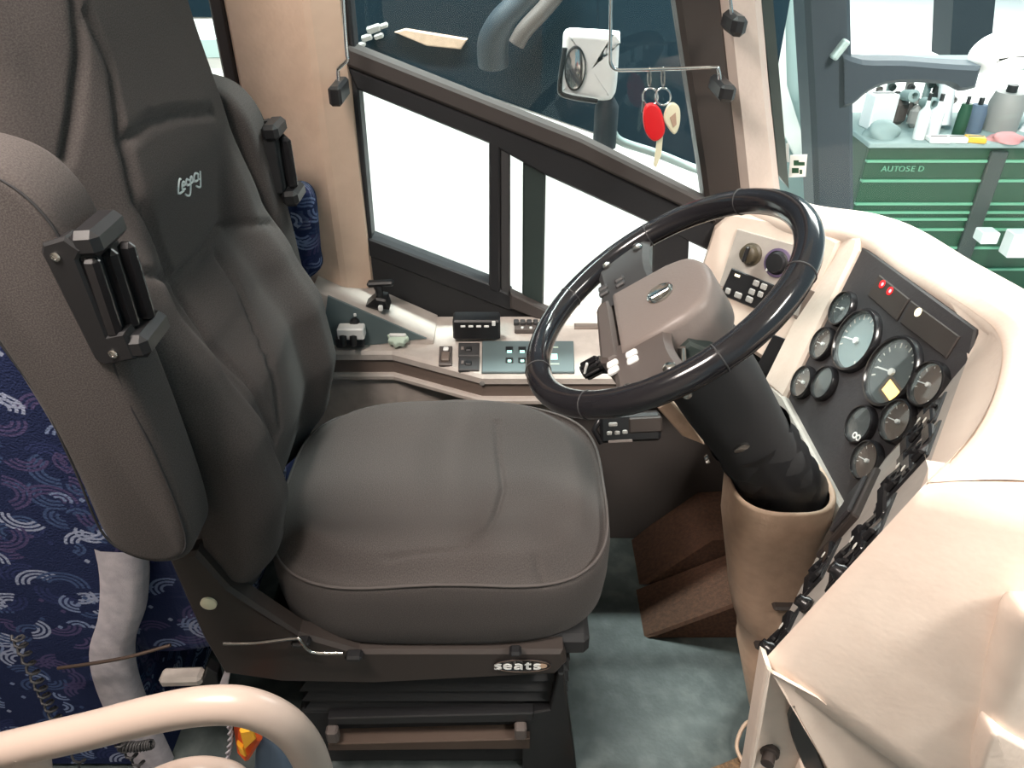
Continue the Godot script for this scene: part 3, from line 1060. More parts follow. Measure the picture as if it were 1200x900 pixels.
func make_dash() -> void:
	var dash := thing("dashboard", "cream wraparound dashboard with dark gauge panel and switches", "dashboard", Vector3(0.7, 0.4, -1.1))
	# hood: a swept section along the lip
	var lip := path([Vector3(0.45, 0.83, -1.66), Vector3(0.555, 0.845, -1.48), Vector3(0.655, 0.862, -1.372), Vector3(0.675, 0.878, -1.18), Vector3(0.683, 0.9, -1.0), Vector3(0.662, 0.916, -0.9), Vector3(0.60, 0.925, -0.79), Vector3(0.52, 0.925, -0.685), Vector3(0.434, 0.918, -0.605)], 8)
	var rows := []
	var nl := lip.size()
	for i in nl:
		var k := float(i) / (nl - 1)
		var t: Vector3 = (lip[mini(i + 1, nl - 1)] - lip[maxi(i - 1, 0)])
		var out := Vector3(t.z, 0, -t.x).normalized()
		out = out.lerp(Vector3(1, 0, 0.12).normalized(), smoothstep(0.55, 0.8, k)).normalized()
		out = out.lerp(Vector3(1, 0, -0.5).normalized(), (1.0 - smoothstep(0.2, 0.5, k)) * 0.75).normalized()
		var wd := lerpf(1.0, 4.5, smoothstep(0.5, 0.95, k))
		var hi := lerpf(1.0, 0.5, smoothstep(0.6, 1.0, k))
		var row := []
		for q in [[0.03, -0.10], [0.012, -0.05], [0.0, -0.012], [-0.002, 0.0], [0.005, 0.010], [0.012, 0.020], [0.0155, 0.0235], [0.021, 0.026], [0.04, 0.029], [0.08, 0.026], [0.11, 0.015], [0.13, -0.008], [0.145, -0.05], [0.155, -0.15]]:
			row.append(lip[i] + out * q[0] * (wd if q[0] > 0.0 else 1.0) + Vector3.UP * (q[1] * (hi if q[1] > 0.0 else 1.0)))
		rows.append(row)
	var st := mb()
	for r in rows: r.reverse()
	sheet(st, rows)
	build(st, "hood", M.cream, dash)
	# dark gauge panel and its frame
	st = mb()
	prism(st, [gpx(1003, 283), gpx(1143, 385), gpx(1132, 442), gpx(988, 606), gpx(912, 463)], -GN * 0.03, 0.003)
	build(st, "gauge_panel", M.panel_dark, dash)
	st = mb()
	prism(st, [gpx(1006, 278, 0.012), gpx(1003, 292, 0.012), gpx(917, 467, 0.012), gpx(894, 447, 0.012), gpx(980, 272, 0.012)], -GN * 0.05, 0.006)
	build(st, "panel_side_frame", M.cream, dash)
	st = mb()
	prism(st, [gpx(894, 447, 0.014), gpx(917, 464, 0.014), gpx(990, 602, 0.014), gpx(981, 622, 0.014), gpx(966, 600, 0.014)], -GN * 0.05, 0.004)
	build(st, "panel_lower_frame", M.trim_grey, dash)
	# the two warning lamp windows
	for w in [[[1030, 322], [1065, 350], [1050, 376], [1016, 346]], [[1067, 352], [1124, 394], [1108, 420], [1054, 378]]]:
		st = mb()
		var o := []
		for q in w: o.append(gpx(q[0], q[1], 0.003))
		prism(st, o, -GN * 0.004, 0.0015)
		build(st, "warning_window", M.brown_black, dash)
	for q in [[1034, 333, "led_red"], [1043, 341, "led_red"], [1076, 366, "led_white"]]:
		st = mb()
		lathe(st, frame(gpx(q[0], q[1], 0.003), GU, GN), [[0.0075, 0], [0.0075, 0.001], [0, 0.0015]], 14)
		var lamp := build(st, "warning_lamp", M[q[2]], dash)
		if q[2] == "led_red":
			st = mb()
			lathe(st, frame(gpx(q[0], q[1], 0.0045), GU, GN), [[0.0035, 0], [0, 0.0005]], 12)
			build(st, "lamp_symbol", M.led_pink, lamp)
	make_gauge(dash, 990, 363, 0.031, 0)
	make_gauge(dash, 1006, 400, 0.0535, 1)
	make_gauge(dash, 967, 404, 0.03, 2)
	make_gauge(dash, 944, 449, 0.03, 2)
	make_gauge(dash, 969, 450, 0.03, 3)
	make_gauge(dash, 1048, 437, 0.056, 0)
	make_gauge(dash, 1091, 452, 0.034, 2)
	make_gauge(dash, 1012, 499, 0.031, 3)
	make_gauge(dash, 1055, 495, 0.033, 2)
	make_gauge(dash, 1019, 541, 0.031, 2)
	st = mb()
	for k in 2:
		var c := gpx(1002.0 + 4.0 * k, 510.0 + 3.0 * k, 0.012)
		lathe(st, frame(c, GU, GN), [[0.006, 0], [0.006, 0.0008], [0.003, 0.0008]], 12)
	build(st, "gauge_digits", M.white_plastic, dash)
	# left wing: light switch, dial, keypad
	var ac := Vector3(-0.18, 0.0, -0.21).normalized()
	var up := (GU - ac * GU.dot(ac)).normalized()
	var ln := up.cross(ac).normalized()
	if ln.z < 0.0: ln = -ln
	var l0 := Vector3(0.655, 0.85, -1.375)
	st = mb()
	var wing := []
	for q in [[0.02, 0.0], [0.10, 0.01], [0.275, -0.015], [0.31, -0.06], [0.31, -0.26], [0.02, -0.30]]: wing.append(l0 + ac * q[0] + up * q[1])
	prism(st, wing, -ln * 0.04, 0.012)
	build(st, "left_panel", M.cream, dash)
	var lp := func(u: float, v: float, lift := 0.0) -> Vector3: return on_plane(u, v, l0 + ln * lift, ln)
	st = mb()
	prism(st, [lp.call(864, 268, 0.004), lp.call(958, 294, 0.004), lp.call(936, 372, 0.004), lp.call(842, 335, 0.004)], -ln * 0.006, 0.002)
	build(st, "switch_plate", M.trim_grey, dash)
	var kf := frame(lp.call(881, 298, 0.004), up, ln)
	st = mb()
	lathe(st, kf, [[0.024, 0], [0.024, 0.004], [0.019, 0.006], [0.018, 0.02], [0.014, 0.022], [0, 0.022]], 28)
	var knob := build(st, "light_switch", M.olive, dash)
	st = mb()
	box(st, kf.translated_local(Vector3(0, 0.024, 0)), Vector3(0.034, 0.012, 0.008), 0.003)
	build(st, "grip", M.black, knob)
	st = mb()
	box(st, frame(lp.call(869, 300, 0.008), up, ln), Vector3(0.005, 0.004, 0.008), 0.001)
	build(st, "pointer", M.white_plastic, knob)
	var df := frame(lp.call(912, 308, 0.004), up, ln)
	st = mb()
	lathe(st, df, [[0.03, 0], [0.03, 0.005], [0.025, 0.006], [0.025, 0.004]], 28)
	var dial := build(st, "dimmer_dial", M.purple_ring, dash)
	st = mb()
	lathe(st, df, [[0.025, 0.004], [0.021, 0.006], [0.019, 0.018], [0, 0.019]], 24)
	build(st, "dial_knob", M.black, dial)
	st = mb()
	box(st, frame(lp.call(899, 315, 0.012), up, ln), Vector3(0.01, 0.003, 0.004), 0.0008)
	build(st, "pointer", M.white_plastic, dial)
	st = mb()
	prism(st, [lp.call(857, 314, 0.008), lp.call(912, 336, 0.008), lp.call(900, 368, 0.008), lp.call(843, 345, 0.008)], -ln * 0.01, 0.002)
	var pad := build(st, "keypad", M.black, dash)
	for q in [[853, 341, 0.012], [865, 346, 0.017], [878, 351, 0.016], [881, 342, 0.014], [886, 332, 0.014], [891, 345, 0.012], [895, 336, 0.014]]:
		st = mb()
		box(st, frame(lp.call(q[0], q[1], 0.010), ac, ln), Vector3(q[2], 0.006, 0.013), 0.002)
		build(st, "key", M.button_grey, pad)
	st = mb()
	box(st, frame(lp.call(864, 323, 0.0095), ac, ln), Vector3(0.012, 0.002, 0.005))
	build(st, "key_lamp", M.led_white, pad)
	st = mb()
	prism(st, [lp.call(946, 338, 0.004), lp.call(962, 345, 0.004), lp.call(946, 388, 0.004), lp.call(930, 372, 0.004)], -ln * 0.008, 0.001)
	build(st, "blank_cover", M.brown_trim, dash)
	st = mb()
	prism(st, [lp.call(906, 392, 0.003), lp.call(922, 398, 0.003), lp.call(900, 440, 0.003), lp.call(886, 430, 0.003)], -ln * 0.006, 0.001)
	build(st, "slot_cover", M.black, dash)
	# right wing with the rocker switches, turned towards the driver
	var r0 := Vector3(0.548, 0.557, -0.943)
	var a0 := Vector3(0.318, 0.60, -0.608)
	var ra := (a0 - r0)
	var ru := Vector3(0.112, 0.305, 0.006)
	var rn := ra.cross(ru).normalized()
	if rn.x > 0.0: rn = -rn
	var R := func(a: float, b: float, h: float) -> Vector3: return r0 + ra * a + ru * b + rn * h
	st = mb()
	prism(st, [R.call(-0.02, -0.02, 0.0), R.call(0.97, -0.05, 0.0), R.call(0.97, 0.98, 0.0), R.call(0.5, 1.0, 0.0), R.call(-0.02, 1.0, 0.0)], -rn * 0.008, 0.002)
	build(st, "switch_panel", M.trim_grey, dash)
	var ah := ra.normalized()
	# plates with rows of rocker switches
	for q in [[0.22, 0.62, 2, 3], [0.55, 0.60, 2, 4], [0.82, 0.42, 2, 4], [0.60, 0.10, 2, 2], [0.85, -0.02, 1, 2]]:
		st = mb()
		var wd: float = 0.048 * q[2]
		var ht: float = 0.026 * q[3]
		box(st, frame(R.call(q[0], q[1] + ht / 0.65, 0.0), ah, rn), Vector3(wd + 0.008, 0.006, ht + 0.008), 0.002)
		var plate := build(st, "switch_bank", M.black, dash)
		for i in q[2]:
			for j in q[3]:
				var c: Vector3 = R.call(q[0], q[1], 0.003) + ah * (0.048 * (i - (q[2] - 1) * 0.5)) + ru.normalized() * (0.013 + 0.026 * j)
				st = mb()
				box(st, frame(c, (ah + rn * (0.22 if (i + j) % 2 == 0 else -0.22)), rn), Vector3(0.038, 0.010, 0.02), 0.003)
				build(st, "rocker_switch", M.black_gloss, plate)
				if (i * 3 + j) % 4 != 3:
					st = mb()
					box(st, frame(c + rn * 0.0062 + ah * 0.01, ah, rn), Vector3(0.008, 0.0012, 0.006))
					build(st, "switch_mark", M.mark, plate)
	st = mb()
	box(st, frame(R.call(0.28, 0.24, 0.004), ah, rn), Vector3(0.15, 0.012, 0.10), 0.003)
	build(st, "radio_pocket", M.brown_black, dash)
	st = mb()
	box(st, frame(R.call(0.28, 0.28, 0.012), ah, rn), Vector3(0.11, 0.008, 0.05), 0.003)
	build(st, "pocket_flap", M.panel_dark, dash)
	for q in [[0.95, 0.05], [0.9, 0.28], [0.97, 0.55]]:
		st = mb()
		lathe(st, frame(R.call(q[0], q[1], 0.002), ah, rn), [[0.011, 0], [0.011, 0.006], [0.008, 0.010], [0.008, 0.016], [0, 0.018]], 16)
		build(st, "push_knob", M.black_gloss, dash)
	# fascia between the hood's lip and the top of the switch wing
	rows = []
	for i in 25:
		var k := 0.44 + 0.56 * i / 24.0
		var lp2: Vector3 = lip[roundi(k * (nl - 1))]
		var aa := clampf((lp2.z + 0.943) / 0.335, -0.02, 0.97)
		rows.append([lp2 + Vector3(0.0, 0.004, 0), lp2.lerp(R.call(aa, 1.02, 0.0), 0.5) + Vector3(0.006, 0, 0), R.call(aa, 0.985, 0.002), R.call(aa, 0.95, -0.003)])
	st = mb()
	sheet(st, rows)
	build(st, "fascia", M.cream, dash)
	st = mb()
	prism(st, [Vector3(0.64, 0.54, -1.40), Vector3(0.565, 0.545, -0.94), Vector3(0.60, 0.5, -0.66), Vector3(0.79, 0.45, -0.6), Vector3(0.79, 0.45, -1.40)], Vector3(0, -0.02, 0), 0.0)
	build(st, "underside", M.black_soft, dash)
	# outer side cover towards the aisle
	var A := on_z(895, 784, -0.6)
	var B := on_z(1090, 573, -0.6)
	var C := Vector3(0.66, 0.935, -0.50)
	var F := Vector3(0.60, 0.47, -0.455)
	rows = []
	for j in 13:
		var k := j / 12.0
		var row := []
		for i in 17:
			var q := i / 16.0
			var p := A.lerp(F, q).lerp(B.lerp(C, q), k)
			var crown := 0.016 * sin(PI * clampf(q, 0, 1)) * sin(PI * k)
			p += Vector3(-0.15, 0.3, 0.94) * crown
			row.append(p)
		rows.append(row)
	# turned-over rims
	var top := []
	for i in 17: top.append(rows[-1][i] + Vector3(0.004, 0.006, -0.012))
	var top2 := []
	for i in 17: top2.append(rows[-1][i] + Vector3(0.012, 0.006, -0.04))
	rows.append(top); rows.append(top2)
	var low := []
	for i in 17: low.append(rows[0][i] + Vector3(0.0, -0.006, -0.012))
	rows.push_front(low)
	for r in rows:
		r.push_front(r[0] + Vector3(0.0, 0.004, -0.008))
	st = mb()
	sheet(st, rows)
	build(st, "side_cover", M.cream, dash)
	# second cover that overlaps it on the right
	st = mb()
	pillow(st, path(poly_z([[1200, 732], [1188, 768], [1164, 842], [1150, 880], [1136, 930], [1150, 960], [1300, 960], [1310, 850], [1300, 745], [1230, 722]], -0.484), 4, true), Vector3(0.0, -0.01, -0.05), 0.022)
	build(st, "end_cover", M.cream, dash)
	st = mb()
	pillow(st, path(poly_z([[1230, 900], [1184, 866], [1168, 860], [1159, 872], [1146, 925], [1160, 960], [1230, 960]], -0.474), 3, true), Vector3(0, 0, -0.03), 0.005)
	build(st, "grab_recess", M.cream, dash)

	# folded bracket under the side cover
	var br := thing("stairwell_bracket", "white folded metal bracket with black strap below the dashboard's side", "bracket", Vector3(0.4, 0.4, -0.55))
	bar_z([[898, 781], [905, 786], [884, 905], [868, 980], [862, 980], [877, 905]], -0.585, 0.03, "flange", M.cream, br, 0.003)
	bar_z([[901, 789], [912, 796], [928, 828], [965, 905], [990, 980], [866, 980], [882, 905]], -0.60, 0.012, "back_plate", M.cream, br, 0.002)
	st = mb()
	prism(st, [on_z(905, 790, -0.585), on_z(960, 820, -0.565), on_z(1075, 905, -0.535), on_z(1150, 980, -0.51), on_z(1010, 980, -0.53), on_z(972, 905, -0.555)], Vector3(0.0, -0.004, -0.012), 0.002)
	build(st, "face_plate", M.cream, br)
	st = mb()
	prism(st, path([on_z(931, 829, -0.575), on_z(948, 862, -0.57), on_z(968, 905, -0.565), on_z(990, 960, -0.56)], 3) + path([on_z(968, 960, -0.575), on_z(945, 905, -0.58), on_z(930, 870, -0.585), on_z(925, 845, -0.585)], 3), Vector3(0, 0, -0.01), 0.002)
	build(st, "strap", M.black, br)
	st = mb()
	var bp := on_z(903, 878, -0.60)
	lathe(st, frame(bp, Vector3(0, 1, 0), Vector3(-0.5, 0.1, 1).normalized()), [[0.013, 0], [0.013, 0.008], [0.009, 0.010], [0.009, 0.024], [0, 0.026]], 12)
	build(st, "bolt", M.brown_black, br)
	# sheet that carries the bracket down to the floor
	st = mb()
	abox(st, Vector3(0.40, 0.0, -0.60), Vector3(0.62, 0.42, -0.565), 0.004)
	build(st, "riser", M.cream, br)

# ---------------------------------------------------------------- side console under the window
func cpx(u: float, v: float, lift := 0.0) -> Vector3:
	return on_plane(u, v, Vector3(0, 0.535 + lift, -1.38), Vector3(0, 1, 0.1).normalized())

func plate_c(px: Array, lift: float, thick: float, called: String, m: Material, parent: Node3D, bev := 0.002) -> MeshInstance3D:
	var st := mb()
	var o := []
	for q in px: o.append(cpx(q[0], q[1], lift))
	prism(st, o, Vector3(0, -thick, 0), bev)
	return build(st, called, m, parent)

func cbox(u: float, v: float, lift: float, size: Vector3, called: String, m: Material, parent: Node3D, bev := 0.002) -> MeshInstance3D:
	var st := mb()
	box(st, frame(cpx(u, v, lift), Vector3(1, 0, 0), Vector3(0, 1, 0.1)), size, bev)
	return build(st, called, m, parent)

func make_console() -> void:
	var con := thing("side_console", "cream side console with switches below the driver's window", "console", Vector3(0, 0, -1.5))
	var front := [Vector2(-0.6, -1.47), Vector2(-0.27, -1.47), Vector2(-0.065, -1.385), Vector2(0.44, -1.385)]
	var st := mb()
	var top := []
	for q in front: top.append(Vector3(q.x, 0.535 + (-1.38 - q.y) * 0.1, q.y))
	top.append(Vector3(0.44, 0.559, -1.615)); top.append(Vector3(-0.6, 0.559, -1.615))
	prism(st, top, Vector3(0, -0.02, 0), 0.006)
	build(st, "top", M.console, con)
	st = mb()
	var band := []
	for q in front: band.append(Vector3(q.x, 0.518 + (-1.38 - q.y) * 0.1, q.y - 0.006))
	band.append(Vector3(0.44, 0.539, -1.61)); band.append(Vector3(-0.6, 0.539, -1.61))
	prism(st, band, Vector3(0, -0.04, 0), 0.0)
	build(st, "edge_band", M.brown_trim, con)
	st = mb()
	band = []
	for q in front: band.append(Vector3(q.x, 0.478 + (-1.38 - q.y) * 0.1, q.y + 0.006))
	band.append(Vector3(0.44, 0.5, -1.61)); band.append(Vector3(-0.6, 0.5, -1.61))
	prism(st, band, Vector3(0, -0.012, 0), 0.004)
	build(st, "edge_lip", M.console, con)
	st = mb()
	band = []
	for q in front: band.append(Vector3(q.x, 0.47, q.y - 0.008))
	band.append(Vector3(0.62, 0.47, -1.61)); band.append(Vector3(-0.6, 0.47, -1.61))
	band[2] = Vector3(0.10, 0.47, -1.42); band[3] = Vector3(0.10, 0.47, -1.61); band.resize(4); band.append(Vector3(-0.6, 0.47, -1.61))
	prism(st, band, Vector3(0, -0.47, 0), 0.0)
	build(st, "lower_panel", M.console, con)
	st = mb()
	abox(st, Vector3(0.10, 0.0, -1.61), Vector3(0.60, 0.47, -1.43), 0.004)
	build(st, "shaded_panel", M.dark_wall, con)  # footwell shade put into the darker colour of this part of the panel
	# raised ledge that climbs towards the pillar
	st = mb()
	prism(st, [on_z(366, 338, -1.50), on_z(384, 346, -1.50), on_z(508, 399, -1.50), on_z(508, 404, -1.50), on_z(366, 412, -1.50)], Vector3(0, 0.002, -0.115), 0.003)
	build(st, "ledge", M.console, con)
	st = mb()
	prism(st, [on_z(384, 347, -1.497), on_z(500, 397, -1.497), on_z(440, 404, -1.497), on_z(376, 408, -1.497)], Vector3(0, 0, -0.006), 0.001)
	build(st, "ledge_face", M.switch_plate, con)
	# black rocking lever on the ledge
	var lev := thing("window_latch_lever", "small black lever standing on the console by the pillar", "lever", on_z(443, 362, -1.52))
	st = mb()
	prism(st, [on_z(428, 360, -1.515), on_z(440, 350, -1.515), on_z(452, 352, -1.515), on_z(456, 364, -1.515), on_z(440, 363, -1.515)], Vector3(0, 0, -0.04), 0.004)
	build(st, "base", M.black, lev)
	st = mb()
	tube(st, [on_z(445, 354, -1.53), on_z(444, 340, -1.535), on_z(440, 332, -1.54)], 0.009, 10)
	build(st, "stem", M.black, lev)
	st = mb()
	box(st, frame(on_z(446, 332, -1.54), Vector3(1, 0.05, 0), Vector3(0, 1, 0)), Vector3(0.06, 0.012, 0.02), 0.004)
	build(st, "handle", M.black, lev)
	st = mb()
	box(st, Transform3D(Basis.IDENTITY, on_z(446, 361, -1.51)), Vector3(0.010, 0.012, 0.01), 0.002)
	build(st, "lever_mark", M.white_plastic, lev)
	# white block with two black plugs
	var blk := thing("white_terminal_block", "white block over two black plugs on the console's left end", "terminal block", on_z(410, 397, -1.455))
	st = mb()
	var wb0 := on_z(394, 386, -1.46)
	var wb1 := on_z(427, 399, -1.46)
	abox(st, Vector3(wb0.x, wb1.y, -1.49), Vector3(wb1.x, wb0.y, -1.46), 0.003)
	build(st, "block", M.white_plastic, blk)
	for u in [402, 414]:
		st = mb()
		lathe(st, frame(on_z(u, 399, -1.453), Vector3(1, 0, 0), Vector3(0, -1, 0.5).normalized()), [[0.0, -0.012], [0.008, -0.010], [0.008, 0.006], [0.006, 0.012], [0, 0.014]], 14)
		build(st, "plug", M.black, blk)
	st = mb()
	abox(st, on_z(394, 408, -1.475) - Vector3(0, 0, 0.02), on_z(425, 397, -1.475), 0.002)
	build(st, "socket", M.grey_black, blk)
	var rk := thing("ledge_button", "round black push button on the ledge above the white block", "button", on_z(416, 377, -1.495))
	st = mb()
	lathe(st, frame(on_z(416, 377, -1.497), Vector3(1, 0, 0), Vector3(0, 0, 1)), [[0.011, 0], [0.011, 0.010], [0.008, 0.014], [0, 0.015]], 16)
	build(st, "cap", M.black, rk)
	st = mb()
	box(st, Transform3D(Basis.IDENTITY, on_z(416, 369, -1.495)), Vector3(0.006, 0.007, 0.004), 0.001)
	build(st, "button_mark", M.white_plastic, rk)
	# pale green fluted valve knob
	var vk := thing("valve_knob", "pale green fluted round knob on the side console", "knob", cpx(467, 403))
	st = mb()
	lathe(st, frame(cpx(467, 402, 0.001), Vector3(1, 0, 0), Vector3(0, 1, 0.25).normalized()), [[0.016, 0], [0.014, 0.006], [0.010, 0.008], [0.010, 0.016]], 20)
	build(st, "collar", M.black, vk)
	st = mb()
	var kc := cpx(467, 398, 0.014)
	var kf := frame(kc, Vector3(1, 0, 0), Vector3(0, 1, 0.35).normalized())
	var kp := []
	for i in 48:
		var a := TAU * i / 48
		kp.append(kf * Vector3((0.023 + 0.0025 * sin(a * 8.0)) * cos(a), 0.014, (0.023 + 0.0025 * sin(a * 8.0)) * sin(a)))
	pillow(st, kp, -kf.basis.y * 0.016, 0.004, 3)
	build(st, "fluted_head", M.pale_green, vk)
	st = mb()
	box(st, kf.translated_local(Vector3(0.0, 0.016, 0.0)), Vector3(0.038, 0.007, 0.008), 0.002)
	box(st, kf.translated_local(Vector3(0.016, 0.016, -0.016)), Vector3(0.016, 0.009, 0.01), 0.003)
	build(st, "finger_bar", M.white_plastic, vk)
	# black controller box with a row of pale keys
	var cb := thing("controller_box", "black controller box with a row of white keys by the sill", "control box", cpx(558, 392))
	st = mb()
	var b0 := on_z(531, 396, -1.50)
	var b1 := on_z(586, 376, -1.50)
	abox(st, Vector3(b0.x, b0.y - 0.006, -1.545), Vector3(b1.x, b1.y, -1.50), 0.004)
	build(st, "case", M.black, cb)
	for k in 4:
		st = mb()
		box(st, Transform3D(Basis.IDENTITY, on_z(542.5 + 9.2 * k, 382.5, -1.499)), Vector3(0.011, 0.005, 0.003), 0.001)
		build(st, "key", M.white_plastic, cb)
	st = mb()
	box(st, Transform3D(Basis.IDENTITY, on_z(578.5, 379, -1.499)), Vector3(0.008, 0.012, 0.003), 0.001)
	build(st, "key", M.white_plastic, cb)
	# rocker, socket plates, membrane panel
	var rs := thing("rocker_switch", "brown single rocker switch with pale top on the console", "switch", cpx(522, 415))
	plate_c([[515, 405], [530, 405], [529.5, 427], [514, 426.5]], 0.005, 0.006, "surround", M.hub_dark, rs, 0.002)
	cbox(522, 418, 0.008, Vector3(0.018, 0.008, 0.03), "rocker", M.brown_trim, rs)
	cbox(522.5, 409, 0.010, Vector3(0.012, 0.006, 0.012), "rocker_light", M.white_plastic, rs)
	for k in 2:
		var dy := 16.5 * k
		var sp := thing("socket_plate", ["upper of two small dark socket plates beside the teal-grey panel", "lower of two small dark socket plates beside the teal-grey panel"][k], "socket", cpx(549, 410 + dy), "console socket plates")
		plate_c([[537.5, 401 + dy], [562, 401 + dy], [561.5, 416.5 + dy], [537, 416.5 + dy]], 0.005, 0.006, "plate", M.grey_black, sp, 0.002)
		cbox(549, 409 + dy, 0.006, Vector3(0.014, 0.006, 0.014), "socket", M.black, sp)
		cbox(542, 408 + dy, 0.006, Vector3(0.006, 0.003, 0.01), "plate_mark", M.hub_grey, sp, 0.0005)
	var mp := thing("membrane_panel", "teal-grey flat control panel with lit buttons behind the wheel rim", "control panel", cpx(618, 418))
	plate_c([[565, 399], [672, 399], [673.5, 435.5], [564.5, 435.5]], 0.006, 0.005, "plate", M.switch_plate, mp, 0.002)
	for q in [[597, 411], [612, 411], [597, 424], [612, 424]]:
		cbox(q[0], q[1] - 1.5, 0.006, Vector3(0.017, 0.004, 0.018), "button", M.black, mp, 0.001)
		var big: bool = q[1] < 420
		cbox(q[0], q[1] + (1.0 if big else -1.0), 0.008, Vector3(0.011 if big else 0.008, 0.003, 0.008), "button_lamp", M.led_teal, mp, 0.001)
	cbox(649, 418, 0.007, Vector3(0.016, 0.003, 0.020), "display", M.led_teal, mp, 0.001)
	cbox(649.5, 426.5, 0.0065, Vector3(0.022, 0.002, 0.004), "display_caption", M.pale_green, mp, 0.0005)
	cbox(651, 407, 0.0065, Vector3(0.012, 0.002, 0.004), "display_caption", M.pale_green, mp, 0.0005)
	var cn := thing("connector_strip", "brown connector strip with white pins near the sliding pane", "connector", cpx(616, 382))
	cbox(616, 384, 0.008, Vector3(0.052, 0.014, 0.03), "body", M.hub_dark, cn)
	for k in 4:
		cbox(605 + 7.6 * k, 378, 0.018, Vector3(0.012, 0.012, 0.014), "cap", M.grey_black, cn)
	for k in 2:
		cbox(612 + 10 * k, 384, 0.017, Vector3(0.006, 0.004, 0.006), "pin", M.white_plastic, cn, 0.001)
	var sl := thing("slot_vent", "small brown slotted cover on the console behind the wheel rim", "vent", cpx(690, 381))
	plate_c([[673, 378], [712, 378], [712, 384], [673, 384]], 0.005, 0.006, "cover", M.brown_trim, sl)
	var st2 := mb()
	lathe(st2, frame(on_z(565, 448.5, -1.388), Vector3(1, 0, 0), Vector3(0, 0, 1)), [[0.006, 0], [0.006, 0.003], [0, 0.004]], 14)
	build(st2, "edge_stud", M.button_grey, con)
	# handset hanging below the console
	var hs := thing("radio_handset", "black keypad handset hung under the wheel beside the seat", "handset", on_z(740, 500, -1.26))
	st = mb()
	var hf := frame(on_z(738, 500, -1.27), Vector3(1, 0.06, 0), Vector3(0, 0.9, -0.4))
	box(st, hf, Vector3(0.125, 0.06, 0.03), 0.006)
	build(st, "case", M.black, hs)
	st = mb()
	box(st, hf.translated_local(Vector3(0.03, 0.006, 0.012)), Vector3(0.07, 0.035, 0.012), 0.004)
	build(st, "grip", M.brown_black, hs)
	for q in [[-0.036, 0.010, 0.018], [-0.044, -0.008, 0.011], [-0.028, -0.008, 0.011], [-0.012, -0.007, 0.011]]:
		st = mb()
		box(st, hf.translated_local(Vector3(q[0], q[1], 0.016)), Vector3(q[2], 0.009, 0.004), 0.002)
		build(st, "key", M.button_grey, hs)
	st = mb()
	box(st, hf.translated_local(Vector3(-0.022, -0.026, 0.015)), Vector3(0.05, 0.006, 0.004), 0.001)
	build(st, "name_strip", M.hub_grey, hs)
	st = mb()
	tube(st, [hf * Vector3(-0.06, 0.02, 0.0), hf * Vector3(-0.075, 0.0, 0.01), hf * Vector3(-0.06, -0.03, 0.005)], 0.007, 8)
	build(st, "clip", M.black_gloss, hs)

# ---------------------------------------------------------------- footwell
func make_footwell() -> void:
	var st := mb()
	prism(st, [Vector3(0.31, 0, -1.27), Vector3(0.355, 0.055, -1.27), Vector3(0.46, 0.165, -1.27), Vector3(0.80, 0.19, -1.27), Vector3(0.80, 0, -1.27)], Vector3(0, 0, -0.155), 0.008)
	tag(build(st, "toe_board", M.carpet_brown), "brown carpeted toe board rising beside the column shroud", "toe board")
	st = mb()
	prism(st, [Vector3(0.30, 0, -1.12), Vector3(0.33, 0.018, -1.12), Vector3(0.80, 0.30, -1.12), Vector3(0.80, 0, -1.12)], Vector3(0, 0, -0.14), 0.006)
	tag(build(st, "pedal_ramp", M.carpet_brown), "brown sloping pedal ramp in the dark footwell", "ramp")
	var pd := thing("brake_pedal", "black hanging pedal in the dark footwell", "pedal", Vector3(0.55, 0.2, -1.05))
	st = mb()
	box(st, frame(Vector3(0.56, 0.22, -1.07), Vector3(0.5, 0.86, 0), Vector3(-0.86, 0.5, 0)), Vector3(0.16, 0.02, 0.07), 0.006)
	build(st, "pad", M.black, pd)
	st = mb()
	tube(st, [Vector3(0.60, 0.26, -1.07), Vector3(0.70, 0.36, -1.07), Vector3(0.79, 0.42, -1.07)], 0.012, 8)
	build(st, "arm", M.grey_black, pd)
	# worn strip with grit along the step edge
	st = mb()
	prism(st, path([Vector3(0.11, 0.004, -0.79), Vector3(0.20, 0.004, -0.795), Vector3(0.30, 0.004, -0.80), Vector3(0.38, 0.004, -0.815), Vector3(0.47, 0.004, -0.85)], 4) + [Vector3(0.52, 0.004, -0.80), Vector3(0.40, 0.004, -0.76), Vector3(0.10, 0.004, -0.76)], Vector3(0, -0.005, 0), 0.001)
	tag(build(st, "step_edge_strip", M.floor_dirt), "worn brown strip along the floor edge beside the seat", "floor strip")
	st = mb()
	tube(st, path([Vector3(0.455, 0.012, -0.80), Vector3(0.44, 0.02, -0.85), Vector3(0.47, 0.04, -0.89), Vector3(0.50, 0.03, -0.86), Vector3(0.49, 0.012, -0.82), Vector3(0.46, 0.012, -0.78)], 6), 0.004, 8)
	tag(build(st, "floor_cable", M.tan), "thin tan cable looped on the floor by the shroud", "cable")

